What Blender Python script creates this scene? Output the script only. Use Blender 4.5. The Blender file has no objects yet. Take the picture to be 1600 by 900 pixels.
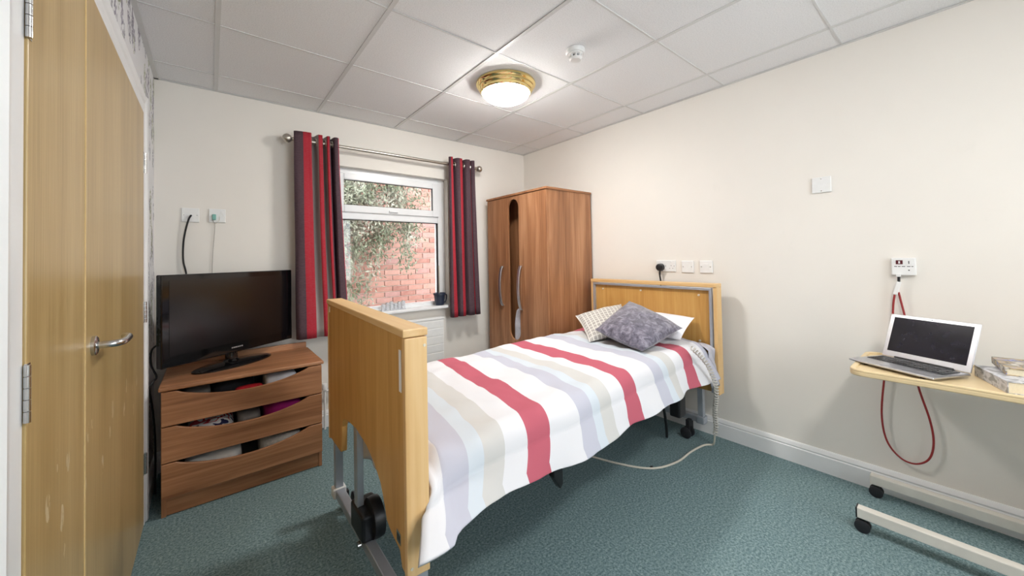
import bpy, math, random
from mathutils import Vector, Matrix, noise
random.seed(7)
S = bpy.context.scene
COL = S.collection
PI = math.pi
R = math.radians

# ------------------------------------------------------------------ camera, world, exposure
YAW, PITCH, ROLL, FPX, CYPX, CAMZ = .6805, .0188, -.0190, 582.51, 392.12, 1.2375
cam_d = bpy.data.cameras.new('camera')
cam_d.sensor_fit = 'HORIZONTAL'; cam_d.sensor_width = 36.0
cam_d.lens = 36.0*FPX/1600.0
cam_d.shift_y = (CYPX-450.0)/1600.0
cam_d.clip_start = .02
cam = bpy.data.objects.new('camera', cam_d); COL.objects.link(cam); S.camera = cam
_r0 = Vector((math.cos(YAW), -math.sin(YAW), 0)); _f0 = Vector((math.sin(YAW), math.cos(YAW), 0)); _u0 = Vector((0, 0, 1))
_f = _f0*math.cos(PITCH)+_u0*math.sin(PITCH); _u1 = _u0*math.cos(PITCH)-_f0*math.sin(PITCH)
_r = _r0*math.cos(ROLL)+_u1*math.sin(ROLL); _u = _u1*math.cos(ROLL)-_r0*math.sin(ROLL)
cam.matrix_world = Matrix(((_r.x, _u.x, -_f.x, 0), (_r.y, _u.y, -_f.y, 0), (_r.z, _u.z, -_f.z, CAMZ), (0, 0, 0, 1)))

world = bpy.data.worlds.new('overcast_sky'); S.world = world; world.use_nodes = True
world.node_tree.nodes['Background'].inputs[0].default_value = (.88, .94, 1.0, 1)
SKY_STRENGTH = 4.2
world.node_tree.nodes['Background'].inputs[1].default_value = SKY_STRENGTH
LAMP_STRENGTH = 60.0
S.view_settings.view_transform = 'Standard'; S.view_settings.look = 'None'
S.view_settings.gamma = 1.0; S.view_settings.use_curve_mapping = False
S.view_settings.exposure = 0.78

def portal(name, loc, rx, sx, sy):
    L = bpy.data.lights.new(name, 'AREA'); L.shape = 'RECTANGLE'; L.size = sx; L.size_y = sy; L.cycles.is_portal = True
    o = bpy.data.objects.new(name, L); COL.objects.link(o); o.location = loc; o.rotation_euler = (rx, 0, 0)
portal('daylight_portal', (1.2275, 3.27, 1.40), -PI/2, 1.0, 1.16)      # both face into the room
portal('daylight_portal', (1.40, -1.56, 1.46), PI/2, 1.7, 1.32)

# ------------------------------------------------------------------ room dimensions (metres)
XL, XR, YB, YF, ZC = -.262, 2.69, 3.09, -1.45, 2.364

# ------------------------------------------------------------------ materials
def srgb(r, g, b):
    def f(c):
        c /= 255.0
        return c/12.92 if c <= .04045 else ((c+.055)/1.055)**2.4
    return (f(r), f(g), f(b), 1.0)

class NT:
    def __init__(s, name):
        s.m = bpy.data.materials.new(name); s.m.use_nodes = True
        s.t = s.m.node_tree; s.b = s.t.nodes['Principled BSDF']
    def n(s, kind, **kw):
        x = s.t.nodes.new(kind)
        for k, v in kw.items():
            if k.startswith('i_'):
                key = k[2:]
                x.inputs[int(key) if key.isdigit() else key].default_value = v
            else: setattr(x, k, v)
        return x
    def l(s, a, b): s.t.links.new(a, b)
    def coord(s, scale=(1, 1, 1), which='Object', rot=(0, 0, 0)):
        c = s.n('ShaderNodeTexCoord'); m = s.n('ShaderNodeMapping')
        m.inputs['Scale'].default_value = scale; m.inputs['Rotation'].default_value = rot
        s.l(c.outputs[which], m.inputs[0]); return m.outputs[0]
    def noise(s, vec, scale, detail=3, rough=.5, dist=0):
        x = s.n('ShaderNodeTexNoise'); x.inputs['Scale'].default_value = scale
        x.inputs['Detail'].default_value = detail; x.inputs['Roughness'].default_value = rough
        x.inputs['Distortion'].default_value = dist
        if vec is not None: s.l(vec, x.inputs['Vector'])
        return x.outputs['Fac']
    def ramp(s, fac, stops, interp='LINEAR'):
        x = s.n('ShaderNodeValToRGB'); cr = x.color_ramp; cr.interpolation = interp
        while len(cr.elements) < len(stops): cr.elements.new(.5)
        for e, (p, c) in zip(cr.elements, stops): e.position = p; e.color = c
        s.l(fac, x.inputs[0]); return x.outputs[0]
    def math(s, op, a, b=None, c=None):
        x = s.n('ShaderNodeMath', operation=op)
        for i, v in enumerate((a, b, c)):
            if v is None: continue
            if isinstance(v, (int, float)): x.inputs[i].default_value = v
            else: s.l(v, x.inputs[i])
        return x.outputs[0]
    def mix(s, fac, a, b, mode='MIX'):
        x = s.n('ShaderNodeMix', data_type='RGBA', blend_type=mode)
        for sock, v in ((x.inputs[0], fac), (x.inputs[6], a), (x.inputs[7], b)):
            if isinstance(v, (int, float, tuple)): sock.default_value = v
            else: s.l(v, sock)
        return x.outputs[2]
    def bump(s, h, strength=.2, dist=.002):
        x = s.n('ShaderNodeBump'); x.inputs['Strength'].default_value = strength; x.inputs['Distance'].default_value = dist
        s.l(h, x.inputs['Height']); s.l(x.outputs[0], s.b.inputs['Normal'])
    def out(s, col=None, rough=.5, metal=0, spec=None):
        if col is not None:
            if isinstance(col, tuple): s.b.inputs['Base Color'].default_value = col
            else: s.l(col, s.b.inputs['Base Color'])
        s.b.inputs['Roughness'].default_value = rough; s.b.inputs['Metallic'].default_value = metal
        if spec is not None: s.b.inputs['Specular IOR Level'].default_value = spec
        return s.m

def plain(name, col, rough=.5, metal=0, var=.06, scale=40, bump=0, spec=None):
    t = NT(name); v = t.coord()
    f = t.noise(v, scale, 3)
    d = tuple(max(0, c*(1-var)) for c in col[:3])+(1,); h = tuple(min(1, c*(1+var)) for c in col[:3])+(1,)
    c = t.ramp(f, [(.3, d), (.7, h)])
    if bump: t.bump(f, bump, .001)
    return t.out(c, rough, metal, spec)

def wood(name, dark, mid, light, axis, rough=.42, fine=90, band=7, spec=None):
    t = NT(name)
    def sc(a, b): return tuple(b if i == axis else a for i in range(3))
    broad = t.noise(t.coord(sc(band, band*.09)), 1.0, 4, .55, .6)
    grain = t.noise(t.coord(sc(fine, fine*.025)), 1.0, 3, .6, .2)
    f = t.math('ADD', t.math('MULTIPLY', broad, .65), t.math('MULTIPLY', grain, .35))
    c = t.ramp(f, [(.36, dark), (.5, mid), (.64, light)])
    t.bump(grain, .06, .0006)
    return t.out(c, rough, 0, spec)

def emit(name, col, strength):
    t = NT(name); e = t.n('ShaderNodeEmission'); e.inputs[0].default_value = col; e.inputs[1].default_value = strength
    t.l(e.outputs[0], t.t.nodes['Material Output'].inputs[0]); return t.m

def wall_mat(name, col):
    t = NT(name); v = t.coord()
    f = t.noise(v, 1.6, 4, .55); fine = t.noise(v, 260, 2)
    big = t.ramp(f, [(.3, tuple(c*.965 for c in col[:3])+(1,)), (.65, col)])
    smudge = t.ramp(t.noise(v, 3.2, 5, .65, .5), [(.66, (0, 0, 0, 1)), (.78, (.10, .10, .10, 1))])
    c = t.mix(smudge, big, srgb(196, 192, 186))
    t.bump(fine, .10, .0008)
    return t.out(c, .72, 0, .25)

M = {}
M['wall'] = wall_mat('cream_paint', (.85, .812, .755, 1))
M['white_gloss'] = plain('white_gloss_paint', (.86, .865, .87, 1), .3, 0, .02, 6)
M['upvc'] = plain('white_upvc', (.86, .87, .88, 1), .25, 0, .02, 8)
M['plastic_white'] = plain('white_plastic', (.83, .83, .82, 1), .35, 0, .02, 30)
M['cream_plastic'] = plain('cream_plastic', srgb(226, 203, 160), .4, 0, .03, 20)
M['cream_metal'] = plain('cream_painted_metal', srgb(224, 220, 211), .38, 0, .05, 14)
M['black_plastic'] = plain('black_plastic', srgb(22, 22, 25), .4, 0, .15, 60)
M['black_gloss'] = plain('black_gloss_plastic', srgb(14, 13, 15), .07, 0, .1, 10, 0, .6)
M['dark_screen'] = plain('dark_tv_screen', srgb(17, 15, 17), .16, 0, .1, 4, 0, .7)
M['chrome'] = plain('satin_steel', srgb(200, 200, 200), .24, 1, .04, 50)
M['nickel'] = plain('brushed_nickel', srgb(190, 184, 174), .3, 1, .05, 60)
M['brass'] = plain('polished_brass', srgb(236, 214, 150), .10, 1, .03, 12)
M['alu'] = plain('aluminium', srgb(202, 203, 207), .34, 1, .03, 30)
M['steel_paint'] = plain('silver_painted_steel', srgb(182, 187, 196), .38, .55, .04, 25)
M['rubber'] = plain('black_rubber', srgb(30, 31, 36), .6, 0, .15, 60)
M['screw'] = plain('pale_cap', srgb(225, 215, 195), .4, .2, .03, 60)
M['red_cord'] = plain('red_cord', srgb(150, 40, 42), .55, 0, .2, 400)
M['white_cord'] = plain('cream_cable', srgb(214, 208, 194), .5, 0, .05, 200)
M['coil'] = plain('grey_coil_cable', srgb(196, 193, 186), .45, 0, .05, 200)
M['teebar'] = plain('ceiling_grid_white', srgb(216, 216, 215), .45, 0, .02, 20)
M['sheet'] = plain('grey_sheet', srgb(190, 188, 196), .85, 0, .05, 60, .1)
M['navy'] = plain('navy_mattress_cover', srgb(40, 44, 66), .6, 0, .1, 60)
M['deckmat'] = plain('dark_bed_deck', srgb(48, 50, 54), .6, .2, .1, 30)

BEECH = (srgb(190, 138, 70), srgb(204, 154, 85), srgb(213, 167, 98))
M['beech_v'] = wood('beech_veneer_vertical', *BEECH, 2, .4, 120, 16)
M['beech_edge_y'] = wood('beech_edge_along_y', srgb(214, 170, 112), srgb(226, 186, 130), srgb(233, 197, 145), 1, .42, 60, 10)
M['beech_edge_v'] = wood('beech_edge_vertical', srgb(218, 174, 116), srgb(229, 190, 134), srgb(236, 202, 150), 2, .42, 60, 9)
WAL = (srgb(132, 87, 56), srgb(163, 113, 77), srgb(189, 139, 101))
M['walnut_v'] = wood('walnut_vertical', *WAL, 2, .42, 70, 11)
M['walnut_x'] = wood('walnut_along_x', *WAL, 0, .42, 70, 13)

def door_mat():
    t = NT('pale_oak_door')
    broad = t.noise(t.coord((9, 9, .5)), 1.0, 4, .55, .4)
    grain = t.noise(t.coord((150, 150, 3.0)), 1.0, 3, .6)
    f = t.math('ADD', t.math('MULTIPLY', broad, .5), t.math('MULTIPLY', grain, .5))
    c = t.ramp(f, [(.36, srgb(170, 141, 90)), (.5, srgb(187, 159, 107)), (.64, srgb(200, 174, 124))])
    # scuffs at trolley height: short pale strokes
    v = t.coord((1, 15, 7), rot=(R(28), 0, 0))
    vo = t.n('ShaderNodeTexVoronoi'); vo.inputs['Scale'].default_value = 1.0; t.l(v, vo.inputs['Vector'])
    vo2 = t.noise(t.coord((1, 75, 22), rot=(R(28), 0, 0)), 1.0, 2, .5)
    sep = t.n('ShaderNodeSeparateXYZ'); tc = t.n('ShaderNodeTexCoord'); t.l(tc.outputs['Object'], sep.inputs[0])
    band = t.math('SUBTRACT', 1.0, t.math('MULTIPLY', t.math('ABSOLUTE', t.math('SUBTRACT', sep.outputs[2], .72)), 2.6))
    near = t.math('LESS_THAN', vo.outputs['Distance'], .20)
    k = t.math('MULTIPLY', near, t.math('GREATER_THAN', t.math('MULTIPLY', vo2, band), .41))
    c = t.mix(t.math('MULTIPLY', k, .7), c, srgb(228, 210, 172))
    t.bump(grain, .05, .0005)
    return t.out(c, .30, 0, .45)
M['door'] = door_mat()

def wallpaper():
    t = NT('sprig_wallpaper')
    base = srgb(228, 228, 230)
    col = base
    for i, (sy, sz, thr, off, a, b) in enumerate(((10, 4.2, .40, 0, srgb(96, 94, 108), srgb(128, 120, 140)),
                                                 (8, 3.0, .36, 3.7, srgb(120, 128, 84), srgb(150, 156, 108)),
                                                 (13, 5.5, .34, 8.1, srgb(70, 72, 84), srgb(110, 104, 126)))):
        tc = t.n('ShaderNodeTexCoord'); mp = t.n('ShaderNodeMapping')
        mp.inputs['Location'].default_value = (0, off, off*.7); mp.inputs['Scale'].default_value = (0, sy, sz)
        mp.inputs['Rotation'].default_value = (R(10*(i-1)), 0, 0)
        t.l(tc.outputs['Object'], mp.inputs[0])
        vo = t.n('ShaderNodeTexVoronoi'); vo.inputs['Scale'].default_value = 1.0; vo.inputs['Randomness'].default_value = .8
        t.l(mp.outputs[0], vo.inputs['Vector'])
        m1 = t.math('LESS_THAN', vo.outputs['Distance'], thr)
        leaf = t.noise(t.coord((0, 60+15*i, 38+9*i), rot=(R(25*(1-i)), 0, 0)), 1.0, 1, .4, .8)
        m2 = t.math('GREATER_THAN', leaf, .50)
        k = t.math('MULTIPLY', t.math('MULTIPLY', m1, m2), .85)
        shade = t.ramp(t.noise(t.coord((0, 6, 3)), 1.0, 1), [(.4, a), (.6, b)])
        col = t.mix(k, col, shade)
    return t.out(col, .6, 0, .3)
M['wallpaper'] = wallpaper()

def carpet():
    t = NT('teal_carpet'); v = t.coord()
    n1 = t.noise(v, 105, 3, .65); n2 = t.noise(v, 330, 2, .6); n3 = t.noise(v, 2.2, 3)
    f = t.math('ADD', t.math('MULTIPLY', n1, .6), t.math('MULTIPLY', n2, .4))
    c = t.ramp(f, [(.36, srgb(74, 96, 100)), (.5, srgb(115, 139, 143)), (.64, srgb(160, 179, 182))])
    c = t.mix(t.ramp(n3, [(.35, (0, 0, 0, 1)), (.7, (.16, .16, .16, 1))]), c, srgb(120, 140, 138))
    t.bump(f, .6, .006)
    return t.out(c, .95, 0, .1)
M['carpet'] = carpet()

def tile_mat():
    t = NT('mineral_fibre_tile'); v = t.coord()
    n = t.noise(v, 180, 3, .7)
    c = t.ramp(n, [(.32, srgb(226, 226, 227)), (.5, srgb(240, 240, 241)), (.7, srgb(245, 245, 246))])
    t.bump(n, .25, .002)
    return t.out(c, .85, 0, .2)
M['tile'] = tile_mat()

def duvet_mat():
    t = NT('striped_duvet_cotton')
    uv = t.n('ShaderNodeUVMap'); sep = t.n('ShaderNodeSeparateXYZ'); t.l(uv.outputs[0], sep.inputs[0])
    wob = t.noise(t.coord((3, 3, 3)), 1.0, 2)
    u = t.math('ADD', sep.outputs[0], t.math('MULTIPLY', t.math('SUBTRACT', wob, .5), .02))
    f = t.math('FRACT', t.math('ADD', u, 10.0))
    wh, lav, blu, bei, red = srgb(222, 222, 226), srgb(190, 191, 204), srgb(204, 212, 220), srgb(203, 202, 200), srgb(188, 98, 113)
    c = t.ramp(f, [(0, wh), (.274, lav), (.425, blu), (.518, bei), (.653, wh), (.819, red)], 'CONSTANT')
    w = t.noise(t.coord(), 700, 2)
    t.bump(w, .12, .0008)
    m = t.out(c, .9, 0, .15)
    return m
M['duvet'] = duvet_mat()

def curtain_mat(name, stops):
    t = NT(name)
    uv = t.n('ShaderNodeUVMap'); sep = t.n('ShaderNodeSeparateXYZ'); t.l(uv.outputs[0], sep.inputs[0])
    c = t.ramp(sep.outputs[0], stops, 'CONSTANT')
    slub = t.noise(t.coord((60, 60, 420)), 1.0, 3, .6)
    c = t.mix(t.ramp(slub, [(.35, (0, 0, 0, 1)), (.75, (.22, .22, .22, 1))]), c, srgb(150, 120, 124))
    t.bump(slub, .15, .001)
    return t.out(c, .75, 0, .2)

def fur_mat():
    t = NT('grey_plush'); v = t.coord()
    n = t.noise(v, 26, 5, .65, .8); f = t.noise(v, 300, 3, .7)
    c = t.ramp(n, [(.34, srgb(74, 70, 84)), (.5, srgb(108, 104, 119)), (.66, srgb(150, 146, 160))])
    t.bump(t.math('ADD', n, t.math('MULTIPLY', f, .5)), .5, .006)
    m = t.out(c, .85, 0, .2)
    t.b.inputs['Sheen Weight'].default_value = .5
    return m
M['fur'] = fur_mat()

def lattice_mat():
    t = NT('lattice_cushion_fabric')
    uv = t.n('ShaderNodeUVMap'); sep = t.n('ShaderNodeSeparateXYZ'); t.l(uv.outputs[0], sep.inputs[0])
    def line(axis, n, w):
        f = t.math('FRACT', t.math('MULTIPLY', sep.outputs[axis], n))
        return t.math('LESS_THAN', f, w)
    k = t.math('MAXIMUM', line(0, 12, .24), line(1, 12, .24))
    inner = t.ramp(t.noise(t.coord(), 60, 3), [(.35, srgb(164, 160, 155)), (.65, srgb(190, 186, 180))])
    c = t.mix(k, inner, srgb(222, 219, 213))
    t.bump(k, .3, .002)
    return t.out(c, .85, 0, .2)
M['lattice'] = lattice_mat()

def brick_mat():
    t = NT('red_brick'); oi = t.n('ShaderNodeObjectInfo')
    c = t.ramp(oi.outputs['Random'], [(0, srgb(148, 102, 90)), (.35, srgb(166, 120, 106)), (.7, srgb(178, 136, 122)), (1, srgb(156, 118, 112))])
    n = t.noise(t.coord(), 28, 4, .6)
    c = t.mix(t.ramp(n, [(.4, (0, 0, 0, 1)), (.8, (.4, .4, .4, 1))]), c, srgb(206, 160, 148))
    t.bump(n, .4, .006)
    return t.out(c, .9, 0, .15)
M['brick'] = brick_mat()
M['mortar'] = plain('pale_mortar', srgb(212, 198, 186), .95, 0, .1, 30, .3)
def leaf_mat():
    t = NT('pale_green_leaf'); n = t.noise(t.coord(), 3.0, 3)
    c = t.ramp(n, [(.35, srgb(106, 116, 88)), (.5, srgb(140, 143, 122)), (.65, srgb(178, 175, 160))])
    return t.out(c, .7, 0, .2)
M['leaf'] = leaf_mat()
M['twig'] = plain('pale_twig', srgb(170, 160, 145), .9, 0, .2, 40)
M['paving'] = plain('grey_paving', srgb(150, 146, 140), .9, 0, .1, 12, .2)

def glass_mat():
    t = NT('window_glass')
    tr = t.n('ShaderNodeBsdfTransparent'); tr.inputs[0].default_value = (.97, .98, .98, 1)
    gl = t.n('ShaderNodeBsdfGlossy'); gl.inputs['Roughness'].default_value = .02
    fr = t.n('ShaderNodeFresnel'); fr.inputs[0].default_value = 1.45
    mx = t.n('ShaderNodeMixShader'); t.l(fr.outputs[0], mx.inputs[0]); t.l(tr.outputs[0], mx.inputs[1]); t.l(gl.outputs[0], mx.inputs[2])
    t.l(mx.outputs[0], t.t.nodes['Material Output'].inputs[0]); return t.m
M['glass'] = glass_mat()
M['lamp_glass'] = emit('glowing_opal_glass', (1.0, .975, .935, 1), LAMP_STRENGTH)

# ------------------------------------------------------------------ mesh helpers
class MB:
    def __init__(s): s.v = []; s.f = []; s.uv = None
    def box(s, x0, x1, y0, y1, z0, z1):
        b = len(s.v)
        s.v += [(x, y, z) for z in (z0, z1) for y in (y0, y1) for x in (x0, x1)]
        for q in ((0, 2, 3, 1), (4, 5, 7, 6), (0, 1, 5, 4), (2, 6, 7, 3), (0, 4, 6, 2), (1, 3, 7, 5)): s.f.append(tuple(b+i for i in q))
        return s
    def obox(s, c, ax, ay, az, hx, hy, hz):
        b = len(s.v); c = Vector(c)
        for k in (-1, 1):
            for j in (-1, 1):
                for i in (-1, 1): s.v.append(tuple(c+ax*(hx*i)+ay*(hy*j)+az*(hz*k)))
        for q in ((0, 2, 3, 1), (4, 5, 7, 6), (0, 1, 5, 4), (2, 6, 7, 3), (0, 4, 6, 2), (1, 3, 7, 5)): s.f.append(tuple(b+i for i in q))
        return s
    def prism(s, poly, axis, a, b):
        """extrude a 2-D outline (list of (p,q)) along axis 0/1/2 from a to b"""
        n = len(poly); st = len(s.v)
        for w in (a, b):
            for p, q in poly:
                s.v.append((w, p, q) if axis == 0 else (p, w, q) if axis == 1 else (p, q, w))
        s.f.append(tuple(st+i for i in range(n))[::-1]); s.f.append(tuple(st+n+i for i in range(n)))
        for i in range(n):
            j = (i+1) % n; s.f.append((st+i, st+j, st+n+j, st+n+i))
        return s
    def tube(s, pts, r, n=8, close=False):
        pts = [Vector(p) for p in pts]; st = len(s.v); N = len(pts)
        up = None
        for i, p in enumerate(pts):
            if close: d = pts[(i+1) % N]-pts[i-1]
            else: d = pts[min(i+1, N-1)]-pts[max(i-1, 0)]
            d.normalize()
            if up is None:
                up = Vector((0, 0, 1)) if abs(d.z) < .9 else Vector((1, 0, 0))
            a = d.cross(up); a.normalize(); b = a.cross(d); b.normalize(); up = b
            rr = r[i] if isinstance(r, (list, tuple)) else r
            for k in range(n):
                t = 2*PI*k/n; s.v.append(tuple(p+a*(rr*math.cos(t))+b*(rr*math.sin(t))))
        for i in range(N if close else N-1):
            for k in range(n):
                a0 = st+i*n; b0 = st+((i+1) % N)*n
                s.f.append((a0+k, a0+(k+1) % n, b0+(k+1) % n, b0+k))
        if not close:
            s.f.append(tuple(st+k for k in range(n))[::-1]); s.f.append(tuple(st+(N-1)*n+k for k in range(n)))
        return s
    def lathe(s, prof, c=(0, 0, 0), n=24, axis=2):
        """prof: list of (radius, height) revolved about an axis through c"""
        st = len(s.v); c = Vector(c)
        for r, h in prof:
            for k in range(n):
                t = 2*PI*k/n; p, q = r*math.cos(t), r*math.sin(t)
                o = (h, p, q) if axis == 0 else (q, h, p) if axis == 1 else (p, q, h)
                s.v.append(tuple(c+Vector(o)))
        for i in range(len(prof)-1):
            for k in range(n):
                a0 = st+i*n; b0 = a0+n
                s.f.append((a0+k, a0+(k+1) % n, b0+(k+1) % n, b0+k))
        s.f.append(tuple(st+k for k in range(n))[::-1]); s.f.append(tuple(st+(len(prof)-1)*n+k for k in range(n)))
        return s
    def grid(s, fn, nu, nv, uvfn=None):
        st = len(s.v)
        if s.uv is None: s.uv = {}
        for j in range(nv+1):
            for i in range(nu+1):
                a, b = i/nu, j/nv
                s.uv[len(s.v)] = uvfn(a, b) if uvfn else (a, b)
                s.v.append(tuple(fn(a, b)))
        for j in range(nv):
            for i in range(nu):
                a0 = st+j*(nu+1)+i; s.f.append((a0, a0+1, a0+nu+2, a0+nu+1))
        return s
    def blob(s, c, hx, hy, hz, p=3.0, n=14, wob=0, seed=0, fr=6):
        """rounded (superellipsoid) lump, lightly crumpled"""
        st = len(s.v); c = Vector(c)
        def sg(w, e): return math.copysign(abs(w)**e, w)
        e = 2/p; m = n
        for j in range(m+1):
            la = -PI/2+PI*j/m
            for i in range(2*n):
                lo = -PI+PI*i/n
                q = Vector((hx*sg(math.cos(la), e)*sg(math.cos(lo), e), hy*sg(math.cos(la), e)*sg(math.sin(lo), e), hz*sg(math.sin(la), e)))
                if wob:
                    k = noise.noise(q*fr+Vector((seed, seed*1.7, 0)))
                    q += Vector((0, 0, 1))*wob*k*(1 if q.z > 0 else 0) + q.normalized()*wob*.3*k if q.length > 1e-6 else Vector()
                s.v.append(tuple(c+q))
        w = 2*n
        for j in range(m):
            for i in range(w):
                a0 = st+j*w; b0 = a0+w
                s.f.append((a0+i, a0+(i+1) % w, b0+(i+1) % w, b0+i))
        return s
    def build(s, name, mat, parent=None, smooth=False, bevel=0, seg=2, solid=0, angle=40):
        me = bpy.data.meshes.new(name); me.from_pydata(s.v, [], s.f); me.update()
        if s.uv:
            ul = me.uv_layers.new(name='UVMap')
            for lp in me.loops: ul.data[lp.index].uv = s.uv.get(lp.vertex_index, (0, 0))
        if isinstance(mat, str): mat = M[mat]
        me.materials.append(mat)
        if smooth:
            me.polygons.foreach_set('use_smooth', [True]*len(me.polygons)); me.set_sharp_from_angle(angle=R(angle))
        o = bpy.data.objects.new(name, me); COL.objects.link(o)
        if parent is not None: o.parent = parent
        if solid:
            m = o.modifiers.new('solid', 'SOLIDIFY'); m.thickness = solid; m.offset = -1
        if bevel:
            m = o.modifiers.new('bevel', 'BEVEL'); m.width = bevel; m.segments = seg; m.limit_method = 'ANGLE'; m.angle_limit = R(35)
        return o

def tag(o, label, cat=None, group=None, kind=None):
    o['label'] = label
    if cat: o['category'] = cat
    if group: o['group'] = group
    if kind: o['kind'] = kind
    return o
def thing(name, label, cat, loc=(0, 0, 0), rz=0, group=None, kind=None):
    o = bpy.data.objects.new(name, None); COL.objects.link(o); o.empty_display_size = .1
    o.location = loc; o.rotation_euler = (0, 0, rz)
    return tag(o, label, cat, group, kind)
def dup(src, loc, parent=None):
    c = src.copy(); COL.objects.link(c); c.location = loc
    if parent is not None: c.parent = parent
    return c
def spline(pts, n=8):
    P = [Vector(p) for p in pts]; out = []
    for i in range(len(P)-1):
        p0, p1, p2, p3 = P[max(i-1, 0)], P[i], P[i+1], P[min(i+2, len(P)-1)]
        for k in range(n):
            t = k/n
            out.append(.5*((2*p1)+(p2-p0)*t+(2*p0-5*p1+4*p2-p3)*t*t+(3*p1-p0-3*p2+p3)*t**3))
    out.append(P[-1]); return out
VX, VY, VZ = Vector((1, 0, 0)), Vector((0, 1, 0)), Vector((0, 0, 1))

# ================================================================== ROOM SHELL
fl = MB().box(XL-.1, XR+.1, YF-.1, YB+.12, -.08, 0).build('floor', 'carpet')
tag(fl, 'teal grey mottled carpet covering the bedroom floor', 'floor', kind='structure')
w = MB().box(XR, XR+.1, YF-.1, YB+.12, 0, ZC+.12).build('wall_right', 'wall')
tag(w, 'long plain cream painted wall behind the headboard', 'wall', kind='structure')
VX0, VX1, VZ0, VZ1 = .55, 2.25, .80, 2.12               # opening for the added, unseen window that lets in daylight
b = MB(); b.box(XL-.1, VX0, YF-.1, YF, 0, ZC+.12); b.box(VX1, XR, YF-.1, YF, 0, ZC+.12); b.box(VX0, VX1, YF-.1, YF, 0, VZ0); b.box(VX0, VX1, YF-.1, YF, VZ1, ZC+.12)
w = b.build('wall_front', 'wall')
tag(w, 'plain cream wall opposite the window', 'wall', kind='structure')
WX0, WX1, WZ0, WZ1 = .72, 1.735, .815, 1.985           # window opening
b = MB(); T = .17
b.box(XL-.1, WX0, YB, YB+T, 0, ZC+.12); b.box(WX1, XR+.1, YB, YB+T, 0, ZC+.12)
b.box(WX0, WX1, YB, YB+T, 0, WZ0); b.box(WX0, WX1, YB, YB+T, WZ1, ZC+.12)
w = b.build('wall_back', 'wall'); tag(w, 'cream wall with the window and curtain pole', 'wall', kind='structure')
# left wall around the door opening
DY0, DY1, DZ = .985, 2.512, 1.995                        # opening in the wall
b = MB()
b.box(XL-.1, XL, YF, DY0, 0, ZC+.12); b.box(XL-.1, XL, DY1, YB, 0, ZC+.12); b.box(XL-.1, XL, DY0, DY1, DZ, ZC+.12)
w = b.build('wall_left', 'wallpaper'); tag(w, 'white wallpapered wall with grey and green sprigs around the door', 'wall', kind='structure')

# skirting boards (moulded profile)
def skirting(name, label, p0, p1, inward, h=.122, t=.018):
    a, c = Vector(p0), Vector(p1); d = (c-a).normalized(); nrm = Vector(inward)
    prof = [(0, 0), (t, 0), (t, h-.035), (t-.004, h-.03), (t-.002, h-.022), (t-.008, h-.006), (t-.012, h), (0, h)]
    b = MB(); n = len(prof)
    for q in (a, c):
        for u, z in prof: b.v.append(tuple(q+nrm*u+VZ*z))
    b.f.append(tuple(range(n))); b.f.append(tuple(range(2*n-1, n-1, -1)))
    for i in range(n): j = (i+1) % n; b.f.append((i, n+i, n+j, j))
    o = b.build(name, 'white_gloss'); tag(o, label, 'skirting', kind='structure')
skirting('baseboard_right', 'white skirting board along the wall behind the headboard', (XR, YF, 0), (XR, YB, 0), (-1, 0, 0))
skirting('baseboard_back', 'white skirting board under the window wall', (XL, YB, 0), (XR, YB, 0), (0, -1, 0))
skirting('baseboard_left', 'short white skirting board between door frame and chest', (XL, DY1+.075, 0), (XL, YB, 0), (1, 0, 0))
skirting('baseboard_front', 'white skirting board along the wall opposite the window', (XL, YF, 0), (XR, YF, 0), (0, 1, 0))

# suspended ceiling: slab above, tiles and tee bars as pieces
ce = MB().box(XL-.1, XR+.1, YF-.1, YB+.12, ZC+.03, ZC+.12).build('ceiling', 'teebar')
tag(ce, 'white suspended ceiling of square mineral tiles in a metal grid', 'ceiling', kind='structure')
gx = [XL]+[x for x in (1.2304+.6*i for i in range(-3, 4)) if XL+.02 < x < XR-.02]+[XR]
gy = [YF]+[y for y in (1.6201+.6*j for j in range(-6, 4)) if YF+.02 < y < YB-.02]+[YB]
tile_cache = {}
for i in range(len(gx)-1):
    for j in range(len(gy)-1):
        wx, wy = gx[i+1]-gx[i]-.016, gy[j+1]-gy[j]-.005
        key = (round(wx, 3), round(wy, 3)); cxx, cyy = (gx[i]+gx[i+1])/2, (gy[j]+gy[j+1])/2
        if key not in tile_cache:
            o = MB().box(-wx/2, wx/2, -wy/2, wy/2, 0, .015).build('ceiling_tile', 'tile', ce, bevel=.0015, seg=1)
            tile_cache[key] = o; o.location = (cxx, cyy, ZC+.004)
        else: dup(tile_cache[key], (cxx, cyy, ZC+.004+random.uniform(-.0008, .0008)), ce)
bw, cw = .010, .0045
for x in gx[1:-1]:
    b = MB().box(x-bw, x+bw, YF, YB, ZC, ZC+.003); b.box(x-.003, x+.003, YF, YB, ZC+.003, ZC+.03); b.build('tee_bar', 'teebar', ce)
for y in gy[1:-1]:
    for i in range(len(gx)-1):
        MB().box(gx[i]+(bw if i else 0), gx[i+1]-bw, y-cw, y+cw, ZC+.0004, ZC+.0034).build('tee_bar', 'teebar', ce)
for nm, bx in (('a', (XL, XL+.02, YF, YB)), ('b', (XR-.02, XR, YF, YB)), ('c', (XL, XR, YB-.02, YB)), ('d', (XL, XR, YF, YF+.02))):
    MB().box(*bx, ZC-.001, ZC+.002).build('edge_angle', 'teebar', ce)

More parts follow.
